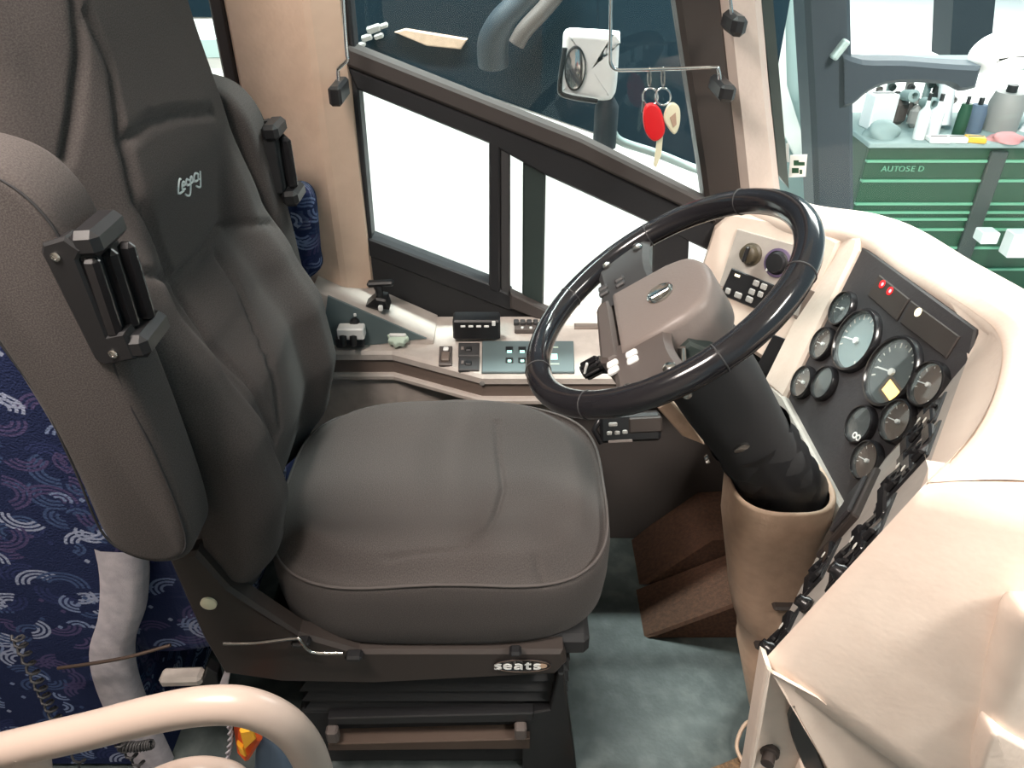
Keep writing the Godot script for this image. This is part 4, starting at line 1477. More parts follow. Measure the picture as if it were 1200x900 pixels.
# ---------------------------------------------------------------- behind the seat
func make_behind() -> void:
	var ps := thing("upholstered_partition", "blue patterned upholstered partition with a grey band behind the driver's seat", "partition", Vector3(-0.8, 0, -1.1))
	var edge := path([Vector3(-0.575, 1.02, -0.82), Vector3(-0.565, 0.8, -0.82), Vector3(-0.565, 0.60, -0.82), Vector3(-0.60, 0.46, -0.82), Vector3(-0.65, 0.35, -0.82), Vector3(-0.67, 0.22, -0.82), Vector3(-0.67, 0.0, -0.82)], 5)
	var st := mb()
	prism(st, edge + [Vector3(-1.5, 0.0, -0.82), Vector3(-1.5, 1.06, -0.82), Vector3(-0.62, 1.06, -0.82)], Vector3(0, 0, -0.62), 0.012)
	build(st, "side_panel", M.blue_motif, ps)
	st = mb()
	var rows := []
	for i in range(10, edge.size()):
		var p: Vector3 = edge[i]
		rows.append([p + Vector3(-0.062, 0, 0.003), p + Vector3(-0.05, 0, 0.008), p + Vector3(-0.012, 0, 0.010), p + Vector3(0.004, 0, 0.002), p + Vector3(0.007, 0, -0.02)])
	sheet(st, rows)
	build(st, "trim_band", M.band_grey, ps)
	st = mb()
	pillow(st, path([Vector3(-0.64, 0.60, -0.86), Vector3(-0.56, 0.60, -0.86), Vector3(-0.505, 0.52, -0.86), Vector3(-0.475, 0.40, -0.86), Vector3(-0.49, 0.31, -0.86), Vector3(-0.66, 0.29, -0.86), Vector3(-0.70, 0.45, -0.86)], 5, true), Vector3(0, 0, -0.5), 0.03)
	build(st, "front_pad", M.blue_motif, ps)
	st = mb()
	box(st, frame(on_z(214, 793, -0.83), Vector3(1, 0.05, 0), Vector3(0, 1, 0)), Vector3(0.075, 0.022, 0.03), 0.006)
	build(st, "foot_bar", M.trim_grey, ps)
	st = mb()
	prism(st, [on_z(236, 805, -0.82), on_z(242, 782, -0.82), on_z(254, 790, -0.82), on_z(258, 812, -0.82)], Vector3(0, 0, -0.02), 0.002)
	build(st, "foot_bracket", M.black, ps)
	st = mb()
	prism(st, [on_z(256, 806, -0.80), on_z(264, 784, -0.80), on_z(270, 786, -0.80), on_z(266, 808, -0.80)], Vector3(0, 0, -0.004), 0.001)
	build(st, "foot_label", M.band_grey, ps)
	# thin dark lead lying across the band
	st = mb()
	tube(st, path([on_z(68, 783, -0.80), on_z(105, 778, -0.795), on_z(150, 770, -0.79), on_z(200, 756, -0.80)], 4), 0.003, 6)
	tag(build(st, "thin_lead", M.rust_steel), "thin dark lead crossing the grey band of the partition", "cable")
	# coiled black cords
	for q in [[[[20, 745], [45, 800], [70, 850], [110, 920]], "coiled dark cord hanging against the blue fabric at far left"], [[[120, 852], [150, 880], [190, 925]], "coiled dark cord sloping below the middle of the cream rail"], [[[140, 874], [160, 875], [178, 872]], "short coiled grey cord lying level below the cream rail"]]:
		var base := []
		for p in q[0]: base.append(on_z(p[0], p[1], -0.72))
		var mid := path(base, 40)
		var coil := []
		for i in mid.size():
			var t: Vector3 = (mid[mini(i + 1, mid.size() - 1)] - mid[maxi(i - 1, 0)]).normalized()
			var x := t.cross(Vector3(0, 0, 1)).normalized()
			coil.append(mid[i] + (x * cos(i * 0.9) + Vector3(0, 0, 1) * sin(i * 0.9)) * 0.0075)
		st = mb()
		tube(st, coil, 0.0022, 5)
		tag(build(st, "coiled_cord", M.grey_black), q[1], "cord", "coiled cords behind the rail")
	# orange tag with a rope and a slate blue cloth
	var ot := thing("orange_tag", "crumpled orange and yellow tag hanging beneath the cream rail", "tag", on_z(286, 872, -0.74))
	st = mb()
	prism(st, [on_z(272, 852, -0.74), on_z(300, 850, -0.735), on_z(306, 870, -0.73), on_z(290, 895, -0.735), on_z(276, 880, -0.745)], Vector3(0, 0, -0.02), 0.006)
	build(st, "tag_body", M.orange, ot)
	st = mb()
	prism(st, [on_z(280, 858, -0.728), on_z(293, 856, -0.726), on_z(299, 868, -0.726), on_z(286, 880, -0.728)], Vector3(0, 0, -0.008), 0.003)
	prism(st, [on_z(277, 872, -0.728), on_z(284, 878, -0.728), on_z(288, 888, -0.728), on_z(281, 884, -0.728)], Vector3(0, 0, -0.008), 0.002)
	build(st, "tag_print", M.yellow, ot)
	st = mb()
	for ph in [0.0, PI]:
		var tw := []
		for i in 30:
			var b := on_z(266 + 4.0 * sin(i * 0.12), 838 + i * 1.9, -0.74)
			tw.append(b + Vector3(cos(i * 0.8 + ph), 0, sin(i * 0.8 + ph)) * 0.003)
		tube(st, tw, 0.0022, 5)
	build(st, "rope", M.band_grey, ot)
	st = mb()
	pillow(st, ring_path([[298, 880], [315, 868], [335, 880], [340, 930], [300, 930]], -0.76, 4), Vector3(0, 0, -0.05), 0.02)
	tag(build(st, "slate_cloth", M.slate), "slate blue cloth lying behind the orange tag", "cloth")
	# rolled blue fabric between the seat and the pillar
	st = mb()
	pillow(st, ring_path([[322, 232], [335, 223], [352, 222], [364, 235], [368, 262], [371, 300], [372, 322], [345, 336], [312, 320], [312, 270]], -1.47, 5), Vector3(0, 0, -0.07), 0.03)
	tag(build(st, "fabric_bundle", M.blue_motif), "blue patterned fabric bundle between the seat and the cream pillar", "bundle")

	# cream grab rails in the foreground
	var gr := thing("grab_rail", "bent cream metal grab rail in the foreground", "rail", on_z(40, 900, -0.40))
	st = mb()
	tube(st, path([on_z(-120, 912, -0.40), on_z(-40, 890, -0.40), on_z(40, 871, -0.40), on_z(105, 856, -0.40), on_z(180, 837, -0.40), on_z(240, 827, -0.40), on_z(290, 829, -0.40), on_z(335, 850, -0.40), on_z(362, 885, -0.40), on_z(374, 930, -0.40), on_z(382, 1000, -0.40)], 8), 0.0168, 20)
	build(st, "tube", M.rail, gr)
	st = mb()
	tube(st, path([on_z(30, 872, -0.40), on_z(36, 900, -0.40), on_z(40, 940, -0.398), on_z(46, 1010, -0.395)], 5), [0.0168, 0.0169, 0.017, 0.0172, 0.0174, 0.0176, 0.0178, 0.018, 0.018, 0.018, 0.018, 0.018, 0.018, 0.018, 0.018, 0.018], 20)
	build(st, "post", M.rail, gr)
	st = mb()
	tube(st, path([on_z(140, 990, -0.42), on_z(165, 935, -0.42), on_z(205, 912, -0.42), on_z(248, 908, -0.42), on_z(280, 925, -0.42), on_z(300, 990, -0.42)], 8), 0.0168, 20)
	tag(build(st, "grab_rail", M.rail), "lower cream rail showing just under the bent grab rail", "rail")

# ---------------------------------------------------------------- wires, keys and stickers at the window
func make_window_things() -> void:
	var z := -1.52
	var a := thing("sunshade_wire", "bright bent wire with the keys hanging from it", "wire", on_z(845, 103, z))
	var st := mb()
	tube(st, path([on_z(716, -60, z), on_z(716, 0, z), on_z(715, 60, z), on_z(715.5, 74, z), on_z(721, 81, z), on_z(735, 82, z), on_z(790, 80.5, z), on_z(836, 79, z), on_z(842, 82, z), on_z(844, 96, z)], 5), 0.0034, 8)
	build(st, "wire", M.chrome, a)
	st = mb()
	box(st, frame(on_z(846, 103, z), Vector3(1, -0.1, 0), Vector3(0, 1, 0)), Vector3(0.03, 0.03, 0.10), 0.006)
	build(st, "clip", M.black, a)
	var b := thing("sunshade_wire", "bent bright wire ending in a black foot on the cream pillar", "wire", on_z(397, 107, z))
	st = mb()
	tube(st, path([on_z(401, -60, z), on_z(402, 0, z), on_z(406, 60, z), on_z(407, 70, z), on_z(398, 79, z), on_z(396, 84, z), on_z(397, 100, z)], 5), 0.0034, 8)
	build(st, "wire", M.chrome, b)
	st = mb()
	box(st, frame(on_z(397.5, 107, z), Vector3(1, 0, 0), Vector3(0.05, 1, 0)), Vector3(0.024, 0.036, 0.09), 0.005)
	build(st, "foot", M.black, b)
	var c := thing("sunshade_wire", "short bright wire held in a black clip on the windscreen pillar", "wire", on_z(859, 26, z))
	st = mb()
	tube(st, [on_z(850, -60, z), on_z(856, 0, z), on_z(858, 18, z)], 0.003, 8)
	build(st, "wire", M.chrome, c)
	st = mb()
	box(st, frame(on_z(860, 27, z), Vector3(1, -0.1, 0), Vector3(0.1, 1, 0)), Vector3(0.028, 0.034, 0.09), 0.008)
	build(st, "clip", M.black, c)
	# two bunches of keys
	for s in [0, 1]:
		var kx: float = 761.0 + 16.0 * s
		var k := thing("key_bunch", ["red tagged key hanging from the bent wire", "cream tagged key hanging beside the red tag on the wire"][s], "keys", on_z(kx, 81, z + 0.01), "keys on the wire")
		st = mb()
		var loop := []
		for i in 16: loop.append(on_z(kx + 1.8 * cos(TAU * i / 16), 90 + 11 * sin(TAU * i / 16), z + 0.003 * cos(TAU * i / 16)))
		tube(st, loop, 0.0016, 6, true)
		build(st, "hook", M.steel, k)
		st = mb()
		var rc: float = [762.0, 777.0][s]
		loop = []
		for i in 28: loop.append(on_z(rc + 9.0 * cos(TAU * i / 28), 113 + 10 * sin(TAU * i / 28), z + 0.006 * s))
		tube(st, loop, 0.0018, 6, true)
		build(st, "ring", M.chrome, k)
		st = mb()
		if s == 0:
			pillow(st, ring_path([[757, 125], [766, 122], [775, 130], [780, 150], [776, 162], [766, 166], [757, 156], [754, 138]], z + 0.012, 4), Vector3(0, 0, -0.014), 0.005)
			build(st, "tag", M.red_plastic, k)
			st = mb()
			prism(st, [on_z(771, 158, z + 0.004), on_z(777, 160, z + 0.004), on_z(775, 182, z + 0.004), on_z(769, 197, z + 0.004), on_z(766, 194, z + 0.004)], Vector3(0, 0, -0.004), 0.0008)
			build(st, "key_blade", M.key_cream, k)
			st = mb()
			prism(st, [on_z(753, 118, z + 0.004), on_z(756, 118, z + 0.004), on_z(757, 132, z + 0.004), on_z(752, 132, z + 0.004)], Vector3(0, 0, -0.004), 0.0008)
			build(st, "key_blade", M.steel, k)
		else:
			pillow(st, ring_path([[783, 124], [790, 121], [797, 128], [797, 146], [791, 158], [783, 150], [778, 138]], z + 0.014, 4), Vector3(0, 0, -0.010), 0.004)
			build(st, "tag", M.key_cream, k)
			st = mb()
			prism(st, [on_z(785, 138, z + 0.016), on_z(792, 132, z + 0.016), on_z(793, 146, z + 0.016), on_z(789, 150, z + 0.016)], Vector3(0, 0, -0.003), 0.0008)
			build(st, "tag_print", M.tan, k)
	# sticker on the windscreen
	var wn := Vector3(-0.53, -0.15, 0.85).normalized()
	var wp := Vector3(0.60, 0.95, -1.625)
	var sk := thing("windscreen_sticker", "white and green square sticker in the windscreen's corner", "sticker", on_plane(935, 195, wp, wn))
	st = mb()
	prism(st, [on_plane(926, 182, wp, wn), on_plane(946, 181, wp, wn), on_plane(944, 207, wp, wn), on_plane(924, 208, wp, wn)], -wn * 0.001)
	build(st, "sheet", M.white_plastic, sk)
	st = mb()
	for q in [[930, 188, 936, 194], [935, 194, 943, 190], [928, 197, 936, 203], [937, 199, 940, 204]]:
		prism(st, [on_plane(q[0], q[1], wp + wn * 0.0008, wn), on_plane(q[2], q[1], wp + wn * 0.0008, wn), on_plane(q[2], q[3], wp + wn * 0.0008, wn), on_plane(q[0], q[3], wp + wn * 0.0008, wn)], -wn * 0.0006)
	build(st, "print", M.cabinet_green, sk)
	st = mb()
	prism(st, [on_plane(921, 168, wp, wn), on_plane(924, 168, wp, wn), on_plane(925, 190, wp, wn), on_plane(921, 190, wp, wn)], -wn * 0.001)
	build(st, "sheet", M.white_plastic, sk)
	# outside mirror by the window
	var mr := thing("wing_mirror", "white wing mirror with round convex glass outside the driver's window", "mirror", on_z(706, 160, -1.95))
	st = mb()
	pillow(st, ring_path([[664, 38], [690, 37], [724, 40], [727, 46], [724, 100], [720, 114], [712, 120], [690, 118], [660, 112], [655, 100], [660, 60]], -1.95, 4), Vector3(0, 0, -0.06), 0.02)
	build(st, "housing", M.body_white, mr)
	st = mb()
	lathe(st, frame(on_z(674, 81, -1.94), Vector3(1, 0, 0), Vector3(0, 0, 1)), [[0.034, -0.02], [0.034, 0.0], [0.029, 0.002], [0.029, 0.0]], 28, 0.75, 1.5)
	build(st, "mirror_bezel", M.black, mr)
	st = mb()
	lathe(st, frame(on_z(674, 81, -1.938), Vector3(1, 0, 0), Vector3(0, 0, 1)), [[0.03, 0], [0.02, 0.004], [0, 0.006]], 28, 0.75, 1.5)
	build(st, "convex_glass", M.chrome, mr)
	st = mb()
	tube(st, path([on_z(662, 56, -1.945), on_z(656, 100, -1.945), on_z(662, 112, -1.945), on_z(700, 119, -1.945)], 4), 0.006, 8)
	build(st, "housing_edge", M.black, mr)
	st = mb()
	lathe(st, frame(on_z(708, 172, -1.98), Vector3(1, 0, 0), Vector3(0, 1, 0)), [[0.03, 0], [0.03, 0.10], [0.022, 0.115], [0.012, 0.13], [0, 0.15]], 20)
	build(st, "stem", M.post_blue, mr)
	st = mb()
	tube(st, path([on_z(718, 155, -1.98), on_z(728, 166, -1.98), on_z(770, 180, -1.98), on_z(822, 200, -1.97), Vector3(0.52, 0.86, -1.74)], 4), 0.011, 10)
	build(st, "arm", M.haze_grey, mr)

# ---------------------------------------------------------------- outside, the workshop
func make_outside() -> void:
	var st := mb()
	abox(st, Vector3(-20, -1.0, -40), Vector3(40, -0.9, 20))
	tag(build(st, "ground", M.concrete), "pale workshop floor outside the coach", "", "", "structure")
	# white neighbour with a slanted dark window band
	var nb := thing("neighbour_coach", "white coach standing alongside with a slanted dark window band", "coach", Vector3(0, -0.9, -3.1))
	var zb := -3.0
	st = mb()
	var l0 := on_z(513, 92, zb)
	var l1 := on_z(690, 153, zb)
	var s := (l1.y - l0.y) / (l1.x - l0.x)
	var L := func(x: float) -> Vector3: return Vector3(x, l0.y + s * (x - l0.x), zb)
	prism(st, [Vector3(-4, -0.6, zb), Vector3(0.98, -0.6, zb), Vector3(0.98, L.call(0.98).y, zb), L.call(-0.6), L.call(-0.9), Vector3(-4, L.call(-0.9).y, zb)], Vector3(0, 0, -0.2), 0.01)
	build(st, "body", M.body_white, nb)
	st = mb()
	prism(st, [L.call(0.98), L.call(-0.6), L.call(-0.9), Vector3(-4, L.call(-0.9).y, zb), Vector3(-4, 2.4, zb), Vector3(0.98, 2.4, zb)], Vector3(0, 0, -0.15), 0.0)
	build(st, "window_band", M.far_glass, nb)
	st = mb()
	prism(st, poly_z([[120, 46], [292, 46], [296, 68], [120, 68]], zb + 0.012), Vector3(0, 0, -0.02), 0.002)
	build(st, "body_stripe", M.haze_grey, nb)
	for x in [-2.4, 0.4]:
		st = mb()
		lathe(st, frame(Vector3(x, -0.45, zb - 0.1), Vector3(1, 0, 0), Vector3(0, 0, 1)), [[0.45, -0.1], [0.45, 0.06], [0.3, 0.08], [0.15, 0.05], [0, 0.05]], 24)
		build(st, "wheel", M.black_soft, nb)
	st = mb()
	prism(st, [on_z(462, 38, zb + 0.02), on_z(475, 34, zb + 0.02), on_z(548, 46, zb + 0.02), on_z(540, 58, zb + 0.02), on_z(500, 54, zb + 0.02)], Vector3(0, 0, -0.02), 0.004)
	build(st, "pale_strip", M.tan, nb)
	st = mb()
	tube(st, path([on_z(578, 76, -2.9), on_z(578, 48, -2.88), on_z(590, 22, -2.85), on_z(615, -4, -2.85), on_z(650, -40, -2.85)], 5), [0.055, 0.055, 0.055, 0.055, 0.055, 0.054, 0.053, 0.05, 0.048, 0.046, 0.044, 0.042, 0.04, 0.04, 0.04, 0.04, 0.04, 0.04, 0.04, 0.04, 0.04], 14)
	build(st, "mirror_arm", M.post_blue, nb)
	st = mb()
	tube(st, path([on_z(605, 52, -2.95), on_z(615, 35, -2.95), on_z(640, 8, -2.95), on_z(670, -30, -2.95)], 5), 0.03, 12)
	build(st, "mirror_arm", M.hub_dark, nb)
	for q in [[438, 34, 0.05], [430, 44, 0.04], [444, 42, 0.035], [424, 52, 0.03], [450, 30, 0.03]]:
		st = mb()
		box(st, frame(on_z(q[0], q[1], zb + 0.02), Vector3(1, 0.3, 0), Vector3(0, 1, 0.2)), Vector3(q[2], q[2] * 0.5, 0.02), 0.004)
		build(st, "glint_block", M.button_grey, nb)  # small pale blocks stand in for a jumble of glints on the glass

	# dark post with a sideways arm just outside the windscreen
	var po := thing("mirror_post", "dark blue-grey post with a level arm outside the windscreen", "post", on_z(975, 240, -2.0))
	st = mb()
	prism(st, poly_z([[938, -120], [996, -120], [998, 0], [1001, 120], [1002, 300], [958, 300], [952, 150], [944, 0]], -2.0), Vector3(0, 0, -0.10), 0.012)
	build(st, "post", M.post_blue, po)
	st = mb()
	prism(st, path(poly_z([[985, 60], [1012, 71], [1060, 72], [1110, 76], [1152, 78]], -1.99), 3) + path(poly_z([[1145, 104], [1125, 108], [1110, 100], [1050, 98], [1020, 108], [1000, 124], [985, 128]], -1.99), 3), Vector3(0, 0, -0.08), 0.01)
	build(st, "arm", M.post_blue, po)
	st = mb()
	box(st, frame(on_z(984, 58, -1.99), Vector3(0.6, 1, 0), Vector3(-1, 0.6, 0)), Vector3(0.05, 0.015, 0.03), 0.004)
	build(st, "clamp", M.haze_grey, po)
	st = mb()
	pillow(st, ring_path([[1150, 75], [1160, 58], [1180, 45], [1215, 35], [1230, 60], [1215, 82], [1180, 88], [1158, 90]], -2.0, 4), Vector3(0, 0, -0.1), 0.04)
	build(st, "joint_cover", M.body_white, po)
	# hazy grey panels left of the post and the column behind the arm
	var zf := -6.0
	st = mb()
	prism(st, poly_z([[880, -60], [955, -60], [960, 300], [900, 300]], zf), Vector3(0, 0, -0.2))
	tag(build(st, "shutter_panel", M.haze_grey), "grey-green wall panel outside between pillar and post", "panel")
	st = mb()
	prism(st, poly_z([[905, -60], [918, -60], [922, 100], [950, 190], [948, 215], [915, 150], [910, 80]], zf + 0.1), Vector3(0, 0, -0.06))
	tag(build(st, "wall_brace", M.concrete), "pale bent brace on the grey-green wall panel outside", "brace")
	st = mb()
	prism(st, poly_z([[1121, -60], [1172, -60], [1160, 72], [1113, 70]], zf), Vector3(0, 0, -0.3))
	tag(build(st, "workshop_column", M.post_blue), "blue-grey workshop column above the level arm", "column")

	# green tool cabinet with the cluttered bench top
	var zc := -4.5
	var cab := thing("tool_cabinet", "long green workshop cabinet with pale edged drawers ahead of the coach", "cabinet", on_z(1100, 340, zc))
	var lines := [172.0, 188.5, 211.5, 238.5, 248.5, 256.5, 268.5, 290.0, 315.0, 345.0]
	var y0 := on_z(1100, lines[0], zc).y
	var x0 := on_z(1012, 200, zc).x
	var x1 := on_z(1330, 200, zc).x
	st = mb()
	abox(st, Vector3(x0, -0.9, zc - 0.6), Vector3(x1, y0, zc - 0.03))
	build(st, "carcass", M.cabinet_green, cab)
	for i in lines.size() - 1:
		var ya := on_z(1100, lines[i], zc).y
		var yb := maxf(on_z(1100, lines[i + 1], zc).y, -0.88)
		if ya - yb < 0.02: continue
		st = mb()
		abox(st, Vector3(x0, yb + 0.004, zc - 0.03), Vector3(x1, ya - 0.004, zc), 0.004)
		var dr := build(st, "drawer", M.cabinet_green, cab)
		st = mb()
		abox(st, Vector3(x0, yb - 0.008, zc - 0.02), Vector3(x1, yb + 0.008, zc + 0.015), 0.003)
		build(st, "edge_strip", M.cabinet_edge, dr)
	var tm := TextMesh.new()
	var font := SystemFont.new()
	font.font_names = PackedStringArray(["Droid Sans"])
	tm.font = font
	tm.text = "AUTOSE D"
	tm.font_size = 32
	tm.pixel_size = 0.0013
	tm.depth = 0.006
	put(tm, "lettering", M.cabinet_edge, cab, Transform3D(Basis(Vector3(1.35, 0, 0), Vector3(0, 1, 0), Vector3(0, 0, 1)), on_z(1058, 198, zc + 0.008)))
	st = mb()
	abox(st, Vector3(x0 - 0.02, y0, zc - 0.65), Vector3(x1, y0 + 0.03, zc + 0.03), 0.005)
	build(st, "bench_top", M.haze_grey, cab)
	st = mb()
	var pz := on_z(1168, 200, zc + 0.05)
	abox(st, Vector3(pz.x - 0.05, -0.9, zc), Vector3(pz.x + 0.05, y0 - 0.02, zc + 0.03), 0.006)
	build(st, "leg_panel", M.post_green, cab)
	# things lying on the bench, built upright on its top
	var rng := RandomNumberGenerator.new()
	rng.seed = 11
	var yb := y0 + 0.03
	var stuff := [
		["cardboard_box", "white carton at the left end of the workshop bench", "box", 1020, 0.16, 0.20, "body_white", -0.3],
		["rag_heap", "grey rag heap beside the left white carton on the bench", "rags", 1030, 0.20, 0.10, "haze_grey", -0.1],
		["machine_part", "dark machine part behind the rags on the bench", "machine part", 1042, 0.13, 0.26, "hub_dark", -0.36],
		["machine_part", "pale grey machine part in the middle of the clutter", "machine part", 1066, 0.13, 0.22, "button_grey", -0.30],
		["plastic_bottle", "slim white bottle standing at the bench's front edge", "bottle", 1074, 0.07, 0.22, "white_plastic", -0.05],
		["plastic_bottle", "white bottle next to the slim one on the bench", "bottle", 1088, 0.08, 0.20, "body_white", -0.12],
		["spray_can", "green spray can standing on the bench behind the arm", "can", 1119, 0.07, 0.19, "cabinet_green", -0.1],
		["paint_can", "small blue-black can left of the grey drum", "can", 1134, 0.1, 0.16, "slate", -0.2],
		["drum", "grey drum with a black cap on the bench", "drum", 1164, 0.2, 0.22, "button_grey", -0.25],
		["white_tray", "white flat tray lying in front on the bench", "tray", 1098, 0.12, 0.03, "white_plastic", 0.0],
		["white_tray", "white flat tray lying beside the yellow one", "tray", 1119, 0.11, 0.03, "white_plastic", 0.0],
		["yellow_tray", "yellow flat tray lying on the bench's front edge", "tray", 1141, 0.11, 0.03, "yellow", 0.0],
		["pink_cloth", "folded pink cloth in front of the grey drum", "cloth", 1177, 0.2, 0.05, "pink_cloth", -0.02],
		["white_bundle", "white bundle at the right end of the bench", "bundle", 1212, 0.2, 0.12, "body_white", -0.2]]
	for q in stuff:
		var p := on_z(q[3], 168, zc)
		var at := Vector3(p.x * (zc + q[7]) / zc, yb, zc + q[7])
		var o := thing(q[0], q[1], q[2], at)
		var r: float = q[4] * 0.5
		var h: float = q[5]
		var m: Material = M[q[6]]
		st = mb()
		match q[2]:
			"box", "tray":
				box(st, Transform3D(Basis(Vector3.UP, rng.randf_range(-0.3, 0.3)), at + Vector3(0, h * 0.5, 0)), Vector3(q[4], h, q[4] * 0.7), 0.006)
				build(st, "body", m, o)
				st = mb()
				box(st, Transform3D(Basis.IDENTITY, at + Vector3(0, h, 0)), Vector3(q[4] * 0.8, 0.008, q[4] * 0.08), 0.002)
				build(st, "seam", M.hub_grey, o)
			"bottle", "can", "drum":
				var neck: float = 0.35 if q[2] == "bottle" else 0.9
				lathe(st, frame(at, Vector3(1, 0, 0), Vector3.UP), [[0, 0], [r, 0.002], [r, h * 0.7], [r * neck, h * 0.85], [r * neck * 0.9, h], [0, h]], 18)
				build(st, "body", m, o)
				st = mb()
				lathe(st, frame(at + Vector3(0, h, 0), Vector3(1, 0, 0), Vector3.UP), [[r * 0.3, 0], [r * 0.3, 0.04], [0, 0.045]], 12)
				build(st, "cap", M.black, o)
			"machine part":
				box(st, Transform3D(Basis(Vector3.UP, 0.4), at + Vector3(0, h * 0.3, 0)), Vector3(q[4], h * 0.6, q[4] * 0.6), 0.03)
				build(st, "casting", m, o)
				st = mb()
				lathe(st, frame(at + Vector3(r * 0.2, h * 0.75, 0.1), Vector3(1, 0, 0), Vector3(0, 0.2, 1).normalized()), [[r * 0.5, -0.1], [r * 0.55, 0.02], [r * 0.3, 0.03], [r * 0.25, -0.02], [0, -0.02]], 18)
				build(st, "flange", M.haze_grey, o)
			_:
				var rows := []
				for j in 9:
					var row := []
					var v := j / 8.0
					for i in 20:
						var a2 := TAU * i / 20
						var rr := r * cos(v * PI * 0.5) * (1.0 + 0.18 * sin(a2 * 3.0 + j))
						row.append(at + Vector3(rr * cos(a2) + 0.001, h * sin(v * PI * 0.5), -rr * 0.7 * sin(a2)))
					rows.append(row)
				sheet(st, rows, true)
				build(st, "folds", m, o)
	for k in 9:
		var p := on_z(1016 + 10.5 * k + rng.randf_range(-1, 1), 165, zc)
		var at := Vector3(p.x * (zc - 0.57) / zc, yb, zc - 0.57)
		var o := thing("machine_part", ["dark brown", "pale green-grey", "black", "mid grey"][k % 4] + " small machine part, " + ["first", "second", "third", "fourth", "fifth", "sixth", "seventh", "eighth", "ninth"][k] + " from the left along the bench's back", "machine part", at, "machine parts heaped at the bench's back")
		st = mb()
		var hh := rng.randf_range(0.1, 0.26)
		box(st, Transform3D(Basis(Vector3.UP, rng.randf()), at + Vector3(0, hh * 0.5, 0)), Vector3(0.042, hh, 0.036), 0.008)
		build(st, "casting", [M.hub_dark, M.haze_grey, M.grey_black, M.button_grey][k % 4], o)
		st = mb()
		lathe(st, frame(at + Vector3(0, hh * 0.8, 0.03), Vector3(1, 0, 0), Vector3(0, 0, 1)), [[0.022, -0.012], [0.022, 0.01], [0.014, 0.012], [0.012, 0.0], [0, 0.0]], 12)
		build(st, "flange", [M.button_grey, M.grey_black, M.haze_grey, M.post_green][(k * 3) % 4], o)
	# leaning white tube and lower papers
	st = mb()
	tube(st, [Vector3(on_z(1094, 168, zc - 0.3).x, yb + 0.02, zc - 0.26), Vector3(on_z(1108, 120, zc - 0.3).x, yb + 0.30, zc - 0.36)], 0.045, 12)
	tag(build(st, "paper_roll", M.body_white), "white paper roll leaning up from the bench behind the bottles", "roll")
	st = mb()
	abox(st, Vector3(x0 - 0.1, yb + 0.30, zc - 0.75), Vector3(x1, yb + 0.33, zc - 0.45), 0.004)
	tag(build(st, "wall_shelf", M.haze_grey), "grey shelf board above the workshop bench", "shelf")
	for q in [[1156, 276, 0.10, 0.07, "white paper scrap in front of the green cabinet"], [1195, 285, 0.16, 0.15, "white square carton in front of the green cabinet's right end"]]:
		var p := on_z(q[0], q[1], zc + 0.2)
		st = mb()
		box(st, Transform3D(Basis.IDENTITY, p), Vector3(q[2], q[3], 0.1), 0.005)
		var o := build(st, "white_carton", M.body_white)
		tag(o, q[4], "carton")

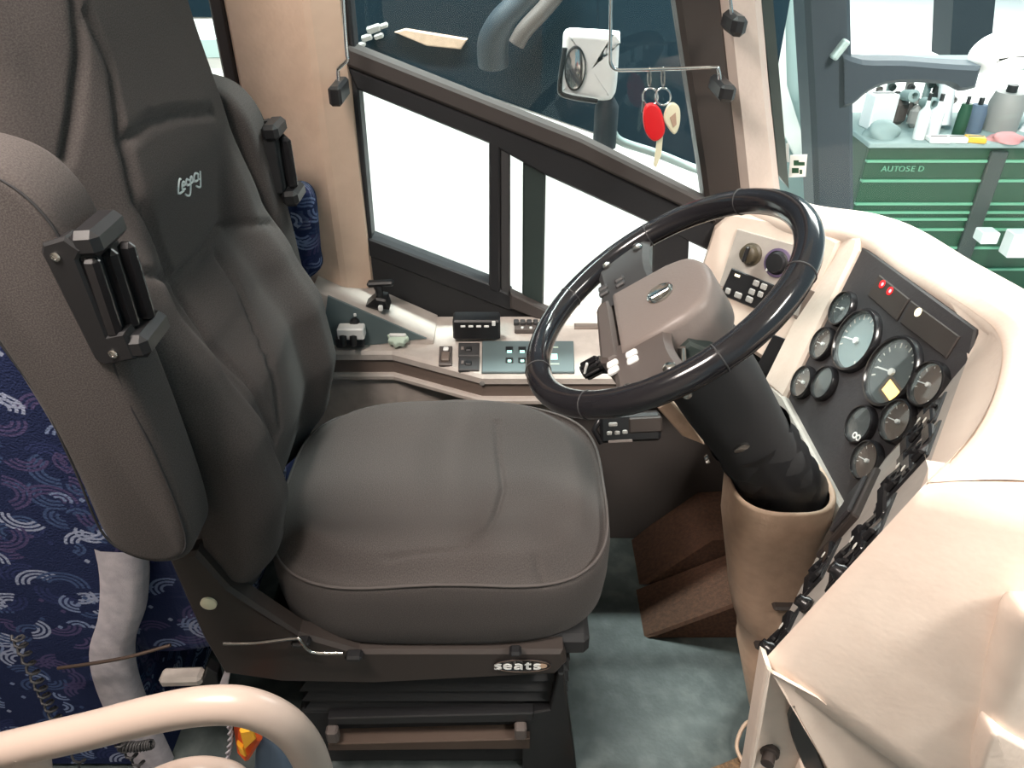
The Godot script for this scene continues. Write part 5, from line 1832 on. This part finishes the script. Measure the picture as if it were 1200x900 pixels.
func make_lamps() -> void:
	# ceiling lamp over the aisle
	var l := thing("ceiling_lamp", "square warm ceiling lamp above the driver's seat", "lamp", Vector3(-0.62, 2.1, -0.42))
	var st := mb()
	abox(st, Vector3(-0.89, 2.075, -0.59), Vector3(-0.35, 2.1, -0.25), 0.006)
	build(st, "housing", M.white_plastic, l)
	st = mb()
	abox(st, Vector3(-0.87, 2.066, -0.57), Vector3(-0.37, 2.076, -0.27), 0.002)
	build(st, "diffuser", M.lamp, l)
	area("lamp_light", Vector3(-0.62, 2.06, -0.42), Vector3.DOWN, Vector2(0.3, 0.5), CABIN_LIGHT, Color(1.0, 0.95, 0.91), l)
	# tube light added between the two coaches to brighten the white body
	var t := thing("added_tube_light", "long unseen tube light added above the gap between the coaches", "lamp", Vector3(-0.2, 3.2, -2.4))
	st = mb()
	abox(st, Vector3(-1.6, 3.2, -2.5), Vector3(1.2, 3.26, -2.3), 0.01)
	build(st, "housing", M.white_plastic, t)
	st = mb()
	tube(st, [Vector3(-1.55, 3.17, -2.4), Vector3(1.15, 3.17, -2.4)], 0.02, 12)
	build(st, "glowing_tube", M.tube_light, t)
	area("tube_light", Vector3(-0.2, 3.13, -2.4), Vector3(0, -1, -0.45), Vector2(0.2, 2.7), ADDED_GAP_LIGHT, Color(0.94, 1.0, 0.98), t)

	# unseen lamp added far ahead to whiten the floor outside
	var y := thing("unseen_workshop_lamp", "large unseen lamp added far ahead to brighten the floor", "lamp", Vector3(6, 6, -11))
	st = mb()
	abox(st, Vector3(3, 6, -14), Vector3(9, 6.1, -8), 0.02)
	build(st, "housing", M.white_plastic, y)
	st = mb()
	abox(st, Vector3(3.1, 5.98, -13.9), Vector3(8.9, 6.01, -8.1), 0.004)
	build(st, "diffuser", M.tube_light, y)
	area("lamp_light", Vector3(6, 5.95, -11), Vector3.DOWN, Vector2(5.8, 5.8), ADDED_FLOOR_LIGHT, Color(1.0, 1.0, 0.98), y)
	# workshop lamp over the front of the coach
	var w := thing("unseen_workshop_lamp", "square workshop lamp hanging above the coach's front", "lamp", Vector3(1.6, 3.7, 0.5))
	st = mb()
	abox(st, Vector3(0.9, 3.7, -0.2), Vector3(2.3, 3.78, 1.2), 0.02)
	build(st, "housing", M.white_plastic, w)
	st = mb()
	abox(st, Vector3(0.95, 3.685, -0.15), Vector3(2.25, 3.701, 1.15), 0.004)
	build(st, "diffuser", M.tube_light, w)
	area("lamp_light", Vector3(1.6, 3.67, 0.5), Vector3.DOWN, Vector2(1.3, 1.3), FRONT_LIGHT, Color(1.0, 0.97, 0.93), w)

func _ready() -> void:
	set_view()
	make_materials()
	make_lamps()
	make_shell()
	make_driver_window()
	make_outside()
	make_dash()
	make_console()
	make_seat()
	make_steering()
	make_footwell()
	make_behind()
	make_window_things()
